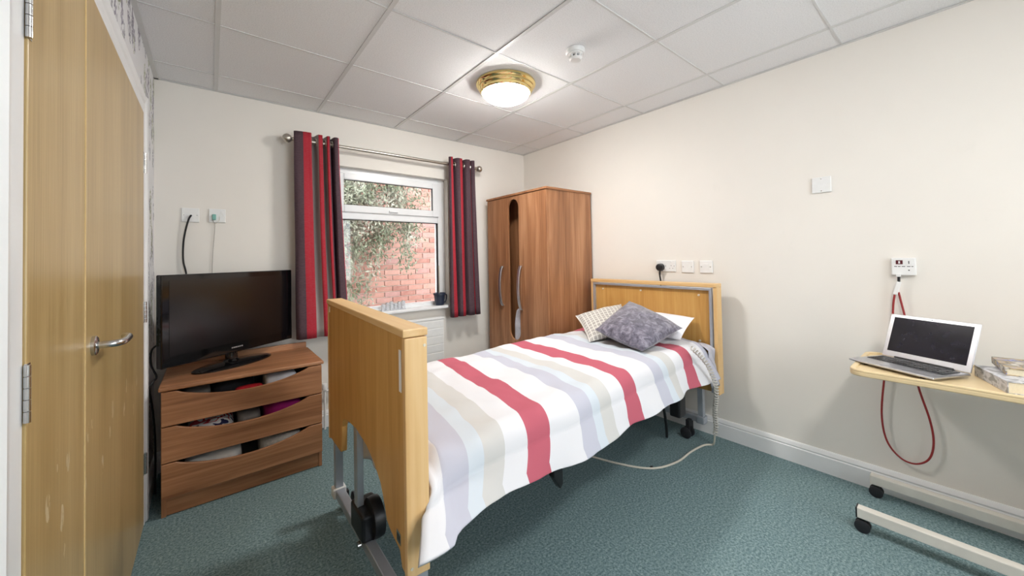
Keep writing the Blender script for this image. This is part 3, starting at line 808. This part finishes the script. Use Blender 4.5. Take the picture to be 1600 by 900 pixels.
# foot trestle
def trestle(name, x, y0, y1, ztop, zb=.085, cdx=.045, cdy=0):
    b = MB().box(x-.02-OB.x, x+.02-OB.x, y0-OB.y, y1-OB.y, zb, zb+.04)
    bar = b.build(name, 'steel_paint', bed, bevel=.004)
    for yy in (y0+.02, y1-.02):
        MB().box(x-.018-OB.x, x+.018-OB.x, yy-.018-OB.y, yy+.018-OB.y, zb+.04, ztop).build('post', 'steel_paint', bar, bevel=.003)
        b = MB().box(x-.03-OB.x, x+.03-OB.x, yy-.026-OB.y, yy+.026-OB.y, zb-.004, zb+.044); b.build('end_cap', 'plastic_white' if x < 1 else 'steel_paint', bar, bevel=.006)
        c = MB()
        for o_ in (-.032, .018): c.lathe([(.030, o_), (.036, o_+.003), (.036, o_+.012), (.030, o_+.014)], (x+cdx-OB.x, yy+cdy-OB.y, .036), 18, 0)
        c.box(min(x, x+cdx)-OB.x, max(x, x+cdx)-OB.x, yy+cdy-.012-OB.y, yy+cdy+.012-OB.y, .040, zb+.01)
        c.build('castor', 'rubber', bar, smooth=True)
    return bar
tf = trestle('foot_base_bar', .490, 1.055, 2.02, .445)
for yy in (1.075, 2.0): MB().box(.492-OB.x, .545-OB.x, yy-.014-OB.y, yy+.014-OB.y, .425, .445).build('post_bracket', 'steel_paint', tf, bevel=.002)
MB().box(.462-OB.x, .488-OB.x, 1.60-OB.y, 1.645-OB.y, .20, .60).build('lift_column', 'steel_paint', bed, bevel=.003)
b = MB().box(.455-OB.x, .550-OB.x, 1.525-OB.y, 1.680-OB.y, .125, .235)
ab = b.build('actuator_box', 'black_plastic', bed, bevel=.014, seg=3)
b = MB().lathe([(.075, -.02), (.078, 0), (.075, .02)], (.515-OB.x, 1.555-OB.y, .20), 24, 0); b.build('gear_cover', 'black_plastic', ab, smooth=True)
MB().lathe([(.014, -.006), (.014, .006)], (.452-OB.x, 1.555-OB.y, .115), 14, 0).build('pin', 'chrome', ab, smooth=True)
th = trestle('head_base_bar', 2.575, 1.16, 2.02, .44, .105, -.06, .07)
MB().tube([(2.50-OB.x, 1.60-OB.y, .14), (2.50-OB.x, 1.60-OB.y, .44)], .024, 12).build('lift_column', 'black_plastic', bed, smooth=True)
b = MB().box(2.30-OB.x, 2.385-OB.x, 1.19-OB.y, 1.26-OB.y, .20, .44); mo = b.build('motor', 'black_plastic', bed, bevel=.01)
MB().tube(spline([(2.30-OB.x, 1.30-OB.y, .44), (2.28-OB.x, 1.30-OB.y, .30), (2.33-OB.x, 1.31-OB.y, .20), (2.35-OB.x, 1.31-OB.y, .10), (2.37-OB.x, 1.32-OB.y, .02)], 5), .009, 8).build('motor_cable', 'black_plastic', mo, smooth=True)
b = MB().prism([(.0, .44), (.05, .44), (.05, .36), (.035, .345), (.0, .40)], 1, 1.02-OB.y, 1.05-OB.y); b.v = [(x+1.01-OB.x, y, z) for x, y, z in b.v]
b.build('hook', 'black_plastic', bed, bevel=.004)

# duvet: lies over the mattress, hangs down the near side, tucked over the far side
duv = thing('duvet', 'white duvet with red, grey and beige stripes spread over the bed', 'duvet', tuple(OB))
ZTOP = .672
def hemz(s): return .490-.022*max(0, (s-.6)/.4)+.045*max(0, 1-s/.25)+.005*math.sin(11*s)
def drop(s, q):
    """profile across: q 0 = near hem ... 1 = far hem; returns (v, z)"""
    hz = hemz(s)
    if q < .30:                                   # near skirt
        t = q/.30; e = 1-t
        v = .030-.055*e**.8; z = hz+(ZTOP-.085-hz)*t
    elif q < .42:                                 # rounded edge
        t = (q-.30)/.12; a = t*PI/2
        v = .030+.085*(1-math.cos(a)); z = ZTOP-.085+.085*math.sin(a)
    elif q < .86:
        t = (q-.42)/.44; v = .115+(.885-.115)*t; z = ZTOP
    elif q < .94:
        t = (q-.86)/.08; a = t*PI/2
        v = .885+.075*math.sin(a); z = ZTOP-.075*(1-math.cos(a))
    else:
        t = (q-.94)/.06; v = .96+.01*t; z = ZTOP-.075-.12*t
    return v, z
def duv_pt(a, q):
    s = .004+.956*a; v, z = drop(s, q)
    top = max(0, min(1, (q-.30)/.12))*max(0, min(1, (.94-q)/.08))
    # a soft crown and quilt wrinkles
    crown = .016*math.sin(PI*max(0, min(1, (q-.36)/.56)))*top
    nz = noise.noise(Vector((s*7.0, v*5.0, 1.3)))*.015+noise.noise(Vector((s*19, v*11.0, 4.1)))*.009+noise.noise(Vector((s*42+v*9, v*14.0, 2.2)))*.004
    n2 = noise.noise(Vector((s*11.0+z*3, z*6.0, 7.7)))*.018*(1-top)*(1.0 if q < .45 else .2)
    # vertical folds in the hanging skirt, tighter towards the foot corner
    fold = 0
    if q < .34:
        e = 1-q/.34; fold = e*(.010*math.sin(s*21+1.0)+.006*math.sin(s*47))
        if s < .16: fold += e*.030*(1-s/.16)
    head = -.012*max(0, (s-.9)/.1)*top
    p = bp(s, v, z+crown+nz*(.5+.5*top)+head)
    p += Vector((0, -1, 0))*(n2*.6+fold)
    if q < .34 and s < .10: p.x -= (1-s/.10)*(.055*(1-q/.34)+.035*min(1, (.34-q)/.06))      # near foot corner swings out past the board
    if q < .40 and p.x < .50: p.y -= .028*min(1, (.50-p.x)/.03)*min(1, (.40-q)/.05)
    if a < .02: p.z -= .03*top
    return p-OB
def duv_uv(a, q):
    p = duv_pt(a, q)+OB
    e = max(0, min(1, (q-.1)/.8))
    sh = (.16-.20*max(0, min(1, (p.x-.8)/.65)) if p.x < 1.45 else -.04+.0*p.x)
    k = e*(.135 if p.x < 1.0 else .135-(.105)*min(1, (p.x-1.0)/.5) if p.x < 1.5 else .03+.06*min(1, (p.x-1.5)/.6))
    return ((p.x-k+.035*(1-e)-.949)/.635, q)
b = MB().grid(duv_pt, 120, 90, duv_uv)
b.build('duvet_cover', 'duvet', duv, smooth=True, solid=.016, angle=80)

def foot_pt(a, q):
    v = .21+.66*a; z0 = .335+.075*math.sin(PI*a); z = z0+(.655-z0)*q
    p = bp(0, v, z); p.x += .040+.008*math.sin(a*19)*(1-q)-.012*q; return p-OB
MB().grid(foot_pt, 40, 14, lambda a, q: (.1, q)).build('foot_drop', 'duvet', duv, smooth=True, solid=.006, angle=80)

# grey sheet hanging at the head end near side
def sheet_pt(a, q):
    s = .957+.038*a
    if q < .7:
        e = 1-q/.7; z = .40+.235*(q/.7); v = .025-.02*e+.012*math.sin(a*7+q*5)
    else:
        t = (q-.7)/.3; v = .035+.12*t; z = .645+.010*math.sin(t*3)
    p = bp(s, v, z); p.x += .03*(1-q)*math.sin(a*3); p.y += .012*noise.noise(Vector((a*4, q*4, 0)))
    return p-OB
sh = MB().grid(sheet_pt, 16, 22).build('fitted_sheet', 'sheet', None, smooth=True, solid=.004, angle=80); sh.location = OB
tag(sh, 'pale grey bed sheet hanging out by the headboard corner', 'bed sheet')

# cushions
def cushion(name, label, cat, mat, corners, thick, group=None, pinch=.06, seed=0):
    A, B, C_, D_ = [Vector(c) for c in corners]          # top, right, bottom, left
    cen = (A+B+C_+D_)/4; base = Vector((cen.x, cen.y, min(c.z for c in (A, B, C_, D_))-thick*.3))
    nrm = (B-D_).cross(A-C_).normalized()
    if nrm.z < 0: nrm = -nrm
    b = MB(); n = 26
    def fn(sg):
        def f(a, c):
            u, v = 2*a-1, 2*c-1
            pin = 1-pinch*((1-v*v)*u*u+(1-u*u)*v*v)
            uu, vv = (u*pin+1)/2, (v*pin+1)/2
            p = D_.lerp(A, uu).lerp(C_.lerp(B, uu), vv)
            h = ((1-abs(u)**2.4)*(1-abs(v)**2.4))**.55
            w = noise.noise(Vector((u*2.2+seed, v*2.2, seed)))*.18*h
            return p+nrm*(thick*sg*(h+w)*.5)-base
        return f
    b.grid(fn(1), n, n); k = len(b.f); b.grid(fn(-1), n, n)
    b.f = b.f[:k]+[q[::-1] for q in b.f[k:]]
    o = b.build(name, mat, smooth=True, angle=80); o.location = base
    return tag(o, label, cat, group or 'cushions and pillow on the bed')
cushion('pillow', 'white bed pillow leaning on the headboard', 'pillow', plain('white_pillowcase', srgb(240, 240, 246), .9, 0, .03, 40, .1),
        [(2.53, 1.76, .812), (2.522, 1.185, .814), (2.315, 1.18, .698), (2.345, 1.76, .698)], .10, pinch=.03, seed=5)
cushion('cushion', 'cream and grey lattice patterned cushion', 'cushion', 'lattice',
        [(2.452, 1.710, .868), (2.215, 1.435, .726), (1.899, 1.570, .686), (2.146, 1.904, .791)], .105, seed=2)
cushion('cushion', 'dark grey plush cushion lying cornerwise', 'cushion', 'fur',
        [(2.376, 1.586, .908), (2.328, 1.169, .772), (1.890, 1.184, .699), (1.928, 1.550, .762)], .15, pinch=.05, seed=3)

# handset cable: coiled part hanging, plain part on the carpet
hc = thing('handset_cable', 'coiled grey bed handset cable trailing onto the carpet', 'cable', (2.3, 1.03, 0))
path = spline([(2.16, 1.035, .70), (2.215, 1.005, .64), (2.256, .985, .58), (2.316, .976, .47), (2.354, .990, .385), (2.425, 1.03, .25), (2.470, 1.045, .15), (2.485, 1.06, .09)], 10)
L = [0]
for i in range(len(path)-1): L.append(L[-1]+(path[i+1]-path[i]).length)
pts = []; N = 520; j = 0
for i in range(N+1):
    d = L[-1]*i/N
    while j < len(L)-2 and L[j+1] < d: j += 1
    t = (d-L[j])/max(1e-6, L[j+1]-L[j]); p = path[j].lerp(path[j+1], t); dv = (path[j+1]-path[j]).normalized()
    a = dv.cross(VY).normalized(); c = a.cross(dv).normalized(); an = 2*PI*d/.021
    pts.append(p+(a*math.cos(an)+c*math.sin(an))*.010-Vector((2.3, 1.03, 0)))
MB().tube(pts, .0046, 5).build('coil', 'coil', hc, smooth=True)
pl = spline([(2.485, 1.06, .09), (2.50, 1.072, .035), (2.515, 1.09, .009), (2.47, 1.123, .007), (2.331, 1.139, .007), (2.166, 1.137, .007), (2.018, 1.175, .007), (1.935, 1.248, .007), (1.868, 1.376, .007), (1.816, 1.527, .007), (1.78, 1.70, .007)], 8)
MB().tube([p-Vector((2.3, 1.03, 0)) for p in pl], .0058, 8).build('straight_cable', 'white_cord', hc, smooth=True)
q = Vector((1.985, 1.205, .008))-Vector((2.3, 1.03, 0))
MB().blob(q, .012, .008, .008, 2.5, 8).build('cable_clip', 'black_plastic', hc, smooth=True)

# ================================================================== OVERBED TABLE
TX0, TX1, TY0, TY1, TZ = 2.135, 2.575, -.42, .352, .712
ot = thing('overbed_table', 'cream overbed table with castors standing along the wall', 'overbed table', ((TX0+TX1)/2, (TY0+TY1)/2, 0))
hx, hy = (TX1-TX0)/2, (TY1-TY0)/2
def rrect(hx, hy, r, n=6):
    out = []
    for cx_, cy_, a0 in ((hx-r, hy-r, 0), (-hx+r, hy-r, 90), (-hx+r, -hy+r, 180), (hx-r, -hy+r, 270)):
        for i in range(n+1): a = R(a0+90*i/n); out.append((cx_+r*math.cos(a), cy_+r*math.sin(a)))
    return out
top = MB().prism(rrect(hx, hy, .045), 2, TZ-.004, TZ+.016).build('table_top', 'cream_plastic', ot, bevel=.005, seg=3)
b = MB(); o1, o2, n = rrect(hx, hy, .045), rrect(hx-.018, hy-.018, .032), 28
for zz in (TZ+.012, TZ+.024):
    for pp in (o1, o2): b.v += [(x, y, zz) for x, y in pp]
for i in range(n):
    j = (i+1) % n
    b.f += [(i, j, 2*n+j, 2*n+i), (n+j, n+i, 3*n+i, 3*n+j), (2*n+i, 2*n+j, 3*n+j, 3*n+i), (j, i, n+i, n+j)]
b.build('raised_rim', 'cream_plastic', top, bevel=.004, seg=2)
ox, oy = (TX0+TX1)/2, (TY0+TY1)/2
for bx in (2.240, 2.610):
    bar = MB().box(bx-.02-ox, bx+.02-ox, -.52-oy, .355-oy, .062, .105).build('base_bar', 'cream_metal', ot, bevel=.003)
    MB().box(bx-.021-ox, bx+.021-ox, .352-oy, .358-oy, .061, .106).build('end_cap', 'black_plastic' if bx < 2.4 else 'cream_metal', bar, bevel=.002)
    for yy in (.338, -.49):
        c = MB()
        for o_ in (-.020, .004): c.lathe([(.020, o_), (.0265, o_+.003), (.0265, o_+.013), (.020, o_+.016)], (bx-ox, yy-oy, .0265), 20, 0)
        c.lathe([(.012, .045), (.012, .064)], (bx-ox, yy-oy, 0), 12, 2); c.box(bx-.006-ox, bx+.006-ox, yy-.012-oy, yy+.012-oy, .026, .052)
        c.build('castor', 'rubber', bar, smooth=True)
MB().box(2.24-ox, 2.61-ox, -.50-oy, -.45-oy, .064, .104).build('cross_bar', 'cream_metal', ot, bevel=.003)
MB().box(2.415-ox, 2.465-ox, -.50-oy, -.46-oy, .104, TZ-.03).build('column', 'cream_metal', ot, bevel=.004)
MB().box(2.41-ox, 2.47-ox, -.50-oy, .05-oy, TZ-.034, TZ-.004).build('support_arm', 'cream_metal', ot, bevel=.004)

# laptop
TS = TZ+.0165
lap = thing('laptop', 'silver laptop standing open with a dark screen on the overbed table', 'laptop', (2.305, .195, TS+.008), 0)
lx = Vector((-.469, -.883, 0)); ly = Vector((-.883, .469, 0))     # along the hinge / towards the user
lw, ld = .150, .098
b = MB().obox((0, 0, .007), lx, ly, VZ, lw, ld, .005); base = b.build('base', 'alu', lap, bevel=.004)
for k in (-1, 1):
    for q in (-1, 1): MB().obox(lx*(k*.10)+ly*(q*.066)+VZ*(-.003), lx, ly, VZ, .006, .006, .006).build('foot', 'rubber', base)
MB().obox(ly*-.03+VZ*.0122, lx, ly, VZ, .132, .048, .0004).build('keyboard_well', plain('dark_key_bed', srgb(120, 122, 126), .4, .6), base)
b = MB()
for r_ in range(6):
    for c_ in range(14):
        b.obox(lx*(-.1235+.019*c_)+ly*(-.068+.0155*r_)+VZ*.0134, lx, ly, VZ, .0078, .0062, .0012)
b.build('keys', 'black_plastic', base)['kind'] = 'stuff'
MB().obox(ly*.058+VZ*.0123, lx, ly, VZ, .045, .03, .0003).build('trackpad', plain('trackpad', srgb(186, 188, 192), .3, .8), base)
ti = R(20); sv = VZ*math.cos(ti)-ly*math.sin(ti); sn = ly*math.cos(ti)+VZ*math.sin(ti); hh = ly*-ld+VZ*.013; sh_ = .100
lid = MB().obox(hh+sv*sh_, lx, sn, sv, lw, .0028, sh_).build('lid', 'alu', lap, bevel=.002)
MB().obox(hh+sv*(sh_+.006)+sn*.0032, lx, sn, sv, .1335, .0003, .080).build('screen', plain('dark_laptop_screen', srgb(24, 22, 34), .16, 0, .5, 30), lid)
MB().obox(hh+sv*(sh_*2-.008)+sn*.003, lx, sn, sv, .002, .0004, .002).build('webcam', 'black_plastic', lid)
b = MB().tube([hh-lx*.10, hh+lx*.10], .006, 10); b.build('hinge', 'black_plastic', lid, smooth=True)

# books beside the laptop
def book(label, c, ang, hx_, hy_, z0, h, cover, edge, spine_w=.002):
    t = thing('book', label, 'book', (c[0], c[1], z0), R(ang), 'books on the overbed table')
    MB().box(-hx_+.003, hx_-.003, -hy_+.003, hy_-.001, .002, h-.002).build('pages', edge, t)
    b = MB().box(-hx_, hx_, -hy_, hy_, 0, .0022); b.box(-hx_, hx_, -hy_, hy_, h-.0022, h); b.box(-hx_, hx_, hy_-.002, hy_, .0022, h-.0022)
    b.build('cover', cover, t); return t
cream_pg = plain('cream_pages', srgb(226, 214, 186), .8, 0, .04, 300)
def photo_cover(name, cols):
    t = NT(name); n = t.noise(t.coord((22, 22, 40)), 1.0, 2, .5, .6)
    k = len(cols); return t.out(t.ramp(n, [(.3+.4*i/k, c) for i, c in enumerate(cols)]), .35)
grey_cov = photo_cover('grey_photo_cover', [srgb(120, 124, 128), srgb(186, 188, 194), srgb(216, 216, 222), srgb(150, 152, 156)])
book('thick grey-covered book lying beside the laptop under another book', (2.312, -.106), 18, .118, .082, TS, .042, grey_cov, cream_pg)
book('thin hardback with blue and gold photo cover on top of the grey book', (2.40, -.165), 8, .105, .115, TS+.0425, .026,
     photo_cover('blue_gold_cover', [srgb(60, 66, 90), srgb(130, 146, 214), srgb(196, 170, 120), srgb(90, 84, 80), srgb(206, 200, 190)]), cream_pg)

# ================================================================== CEILING LIGHTS, DETECTOR
def ceiling_light(label, x, y):
    t = thing('ceiling_light', label, 'ceiling light', (x, y, ZC), group='brass rimmed ceiling lights')
    MB().lathe([(.150, .0), (.192, 0), (.192, -.012), (.184, -.020), (.178, -.022), (.178, -.034), (.170, -.042), (.164, -.044), (.164, -.058), (.156, -.064), (.150, -.060)][::-1], (0, 0, 0), 48, 2).build('brass_ring', 'brass', t, smooth=True, angle=30)
    prof = [(.151*math.cos(a), -.058-.062*math.sin(a)) for a in [PI/2*i/10 for i in range(10)]]+[(.004, -.120)]
    MB().lathe(prof[::-1], (0, 0, 0), 40, 2).build('glass_dome', 'lamp_glass', t, smooth=True, angle=80)
    return t
ceiling_light('lit round ceiling light with stepped brass rim and white glass dome beside the smoke detector', 1.493, 1.876)
ceiling_light('unseen brass rimmed ceiling light added behind the camera to even out the lighting', 1.15, -.45)  # second fitting invented out of view, added to light the room evenly
sd = thing('smoke_detector', 'white round smoke detector on a ceiling tile', 'smoke detector', (1.553, 1.336, ZC))
MB().lathe([(.052, .002), (.052, -.016), (.047, -.022)][::-1], (0, 0, 0), 32, 2).build('base', 'plastic_white', sd, smooth=True)
b = MB().lathe([(.040, -.022), (.040, -.026), (.033, -.030)][::-1], (0, 0, 0), 28, 2); b.build('collar', 'plastic_white', sd, smooth=True)
b = MB()
for k in range(8):
    a = 2*PI*k/8; b.box(.030*math.cos(a)-.004, .030*math.cos(a)+.004, .030*math.sin(a)-.004, .030*math.sin(a)+.004, -.046, -.026)
b.build('vent_fin', 'plastic_white', sd)
MB().lathe([(.026, -.028), (.026, -.044)][::-1], (0, 0, 0), 20, 2).build('chamber', plain('grey_mesh', srgb(130, 130, 132), .6), sd, smooth=True)
MB().lathe([(.034, -.044), (.034, -.050), (.028, -.056)][::-1], (0, 0, 0), 28, 2).build('cap', 'plastic_white', sd, smooth=True)

# ================================================================== WALL PLATES, CORDS
def plate_r(label, y, z, wy, wz, name='wall_plate', cat='socket'):
    t = thing(name, label, cat, (XR, y, z), group='white plates on the headboard wall')
    MB().box(-.010, 0, -wy/2, wy/2, -wz/2, wz/2).build('plate', 'plastic_white', t, bevel=.003)
    return t
def screws_r(t, ys, z=0):
    for y in ys: MB().lathe([(.003, -.0112), (.003, -.0095)], (0, y, z), 8, 0).build('screw', 'chrome', t)
t = plate_r('white double socket plate with the black plug in it', 1.465, 1.155, .152, .086, 'double_socket')
for dy in (-.043, .043): MB().box(-.0135, -.0095, dy-.008, dy+.008, .024, .037).build('rocker_switch', 'plastic_white', t, bevel=.001)
b = MB()
for dy, dz, sy, sz in ((-.043, .003, .003, .006), (-.055, -.018, .006, .003), (-.031, -.018, .006, .003)): b.box(-.0104, -.0098, dy-sy/2, dy+sy/2, dz-sz/2, dz+sz/2)
b.build('socket_hole', 'black_plastic', t); screws_r(t, (-.066, .0))
t = plate_r('white single blank plate between the double socket and another plate', 1.300, 1.150, .086, .086); screws_r(t, (-.03, .03))
t = plate_r('white single plate over the near corner of the headboard', 1.170, 1.150, .086, .086); screws_r(t, (-.03, .03)); MB().box(-.012, -.0095, -.02, .02, -.022, .022).build('insert', 'plastic_white', t, bevel=.002)
t = plate_r('white single blank plate high on the bare wall above the call unit', .528, 1.617, .086, .088); screws_r(t, (0,), .034); screws_r(t, (0,), -.034)
pg = thing('black_plug', 'black mains plug with a cable dropping behind the headboard', 'plug', (XR-.010, 1.502, 1.145))
MB().lathe([(.020, -.034), (.027, -.030), (.029, -.010), (.029, 0)], (0, 0, 0), 24, 0).build('plug_body', 'black_plastic', pg, smooth=True)
MB().tube(spline([(-.018, 0, -.020), (-.022, 0, -.06), (-.012, 0, -.12), (-.012, .005, -.30), (-.012, .01, -.50)], 6), [.0075]*6+[.006]*19, 8).build('cable', 'black_plastic', pg, smooth=True)

cu = thing('nurse_call_unit', 'white nurse call unit with red display square above the overbed table', 'call unit', (XR, .218, 1.1575))
MB().box(-.022, 0, -.0425, .0425, -.0435, .0435).build('case', 'plastic_white', cu, bevel=.004)
MB().box(-.0235, -.0215, .002, .026, .012, .032).build('call_button', plain('dark_red_button', srgb(86, 20, 32), .3), cu)
MB().box(-.0240, -.0236, .011, .017, .016, .028).build('symbol', 'plastic_white', cu)
bt = MB().box(-.0235, -.0215, -.030, -.008, .010, .032).build('cancel_button', 'plastic_white', cu, bevel=.002)
MB().box(-.0241, -.0236, -.0205, -.0175, .014, .028).build('symbol', 'black_plastic', bt)
b = MB()
for k, (y0, y1) in enumerate(((.032, .022), (.019, .010), (.006, -.006), (-.012, -.024), (-.027, -.034))): b.box(-.0223, -.0219, y1, y0, -.0005, .0025)
b.build('small_print', 'black_plastic', cu)
MB().box(-.0223, -.0219, -.021, -.016, -.020, -.015).build('indicator', 'black_plastic', cu)
MB().box(-.034, -.014, .010, .026, -.050, -.036).build('cord_socket', 'plastic_white', cu, bevel=.002)
pc = thing('pull_cord', 'red call cord looping down from the call unit behind the overbed table', 'cord', (XR-.022, .235, 1.10))
def pcp(y, z): return (0, y-.235, z-1.10)
MB().tube([(.0, 0, .012), (0, .001, -.022)], .0055, 8).build('plug_tip', 'black_plastic', pc, smooth=True)
b = MB().obox(pcp(.243, 1.050), VX, Vector((0, .97, .24)), Vector((0, -.24, .97)), .007, .009, .034); b.build('connector', 'plastic_white', pc, bevel=.004)
MB().tube(spline([pcp(.250, 1.03), pcp(.258, .97), pcp(.265, .87), pcp(.285, .70), pcp(.302, .575), pcp(.315, .40), pcp(.300, .275), pcp(.255, .207), pcp(.203, .197), pcp(.158, .238), pcp(.141, .32), pcp(.150, .425), pcp(.184, .58), pcp(.205, .75), pcp(.217, .89), pcp(.232, .99), pcp(.238, 1.03)], 8), .0042, 8).build('cord', 'red_cord', pc, smooth=True)

# back wall: aerial plate with black cable, socket with charger
def plate_b(label, x, z, cat, name): 
    t = thing(name, label, cat, (x, YB, z), group='white plates above the television'); MB().box(-.043, .043, -.009, 0, -.044, .044).build('plate', 'plastic_white', t, bevel=.003)
    for dx in (-.031, .031): MB().lathe([(.003, -.0105), (.003, -.0085)], (dx, 0, 0), 8, 1).build('screw', 'chrome', t)
    return t
plate_b('cream blank plate with a black aerial cable above the television', -.096, 1.545, 'wall plate', 'aerial_plate')
t = plate_b('white single socket with a small teal plug above the television', .036, 1.548, 'socket', 'wall_socket')
MB().box(.018, .032, -.0125, -.0085, .012, .030).build('rocker_switch', 'plastic_white', t, bevel=.001)
ac = thing('aerial_cable', 'thick black aerial cable hanging down the wall to the television', 'cable', (-.093, YB-.012, 1.542))
MB().tube(spline([(0, .004, 0), (-.002, -.012, -.004), (-.012, -.016, -.03), (-.028, -.010, -.105), (-.037, -.006, -.185), (-.037, -.006, -.285), (-.024, -.008, -.36), (-.010, -.01, -.50), (0, -.01, -.70)], 6), .0052, 8).build('cable', 'black_plastic', ac, smooth=True)
cp = thing('charger_plug', 'small teal charger plug with a thin white lead', 'charger', (.014, YB-.009, 1.538))
MB().box(-.004, .016, -.018, 0, -.019, .018).build('plug_body', plain('teal_plastic', srgb(120, 178, 168), .4), cp, bevel=.004)
MB().tube(spline([(0, -.012, -.018), (.004, -.010, -.034), (.010, -.006, -.045), (.008, -.002, -.10), (.0, -.001, -.22), (-.005, -.001, -.36), (-.006, -.001, -.60)], 6), .0016, 6).build('lead', plain('grey_lead', srgb(176, 172, 166), .5), cp, smooth=True)
MB().tube(spline([(.010, -.006, -.045), (.022, -.008, -.034), (.032, -.006, -.018), (.033, -.004, .004)], 5), .0016, 6).build('lead', 'white_cord', cp, smooth=True)
# cable at the side of the chest
tc = thing('mains_lead', 'black mains lead looping behind the television beside the wallpapered wall', 'cable', (-.21, 2.75, .3))
MB().tube(spline([(.03, -.05, .53), (-.025, -.05, .50), (-.030, -.06, .42), (-.008, -.08, .36), (-.020, -.10, .338), (-.032, -.10, .30), (-.025, -.05, .18), (-.020, .0, .0), (-.022, .02, -.28)], 6), .0045, 8).build('cable', 'black_plastic', tc, smooth=True)

# ================================================================== SILL ITEMS
SZ = WZ0+.004
pt = thing('plant_pot', 'dark blue pot with a thin stick on the window sill', 'pot', (1.632, 3.085, SZ))
MB().lathe([(.0, .003), (.040, .003), (.050, .092), (.056, .094), (.056, .112), (.048, .112), (.044, .020), (.0, .018)], (0, 0, 0), 28, 2).build('pot', plain('navy_glaze', srgb(44, 52, 70), .3), pt, smooth=True, angle=50)
MB().lathe([(.001, .085), (.046, .085), (.046, .09), (.001, .092)], (0, 0, 0), 20, 2).build('soil', plain('dark_soil', srgb(60, 50, 44), .95), pt)
MB().tube([(.0, 0, .08), (-.003, 0, .22), (-.004, 0, .36)], .0045, 8).build('stick', 'twig', pt, smooth=True)
MB().tube(spline([(.050, 0, .095), (.070, 0, .09), (.072, 0, .06), (.062, 0, .03), (.043, 0, .022)], 5), .006, 8).build('handle', plain('navy_handle', srgb(44, 52, 70), .3), pt, smooth=True)
gl = thing('glass_ornament', 'clear cut-glass block ornament on the window sill', 'ornament', (1.195, 3.075, SZ))
gm = NT('sparkling_glass'); vo = gm.n('ShaderNodeTexVoronoi'); vo.inputs['Scale'].default_value = 60; gm.l(gm.coord(), vo.inputs['Vector'])
gm.bump(vo.outputs['Distance'], .8, .01); gmat = gm.out(srgb(232, 236, 242), .08, 0, .8); gm.b.inputs['Transmission Weight'].default_value = .35
for k in range(6):
    h = .052+.008*((k*7) % 3)
    MB().prism([(-.100+.034*k, 0), (-.070+.034*k, 0), (-.070+.034*k, h), (-.085+.034*k, h+.008), (-.100+.034*k, h)], 1, -.014, .014).build('glass_facet', gmat, gl, bevel=.003)
MB().box(-.104, .104, -.018, .018, 0, .006).build('base', gmat, gl)
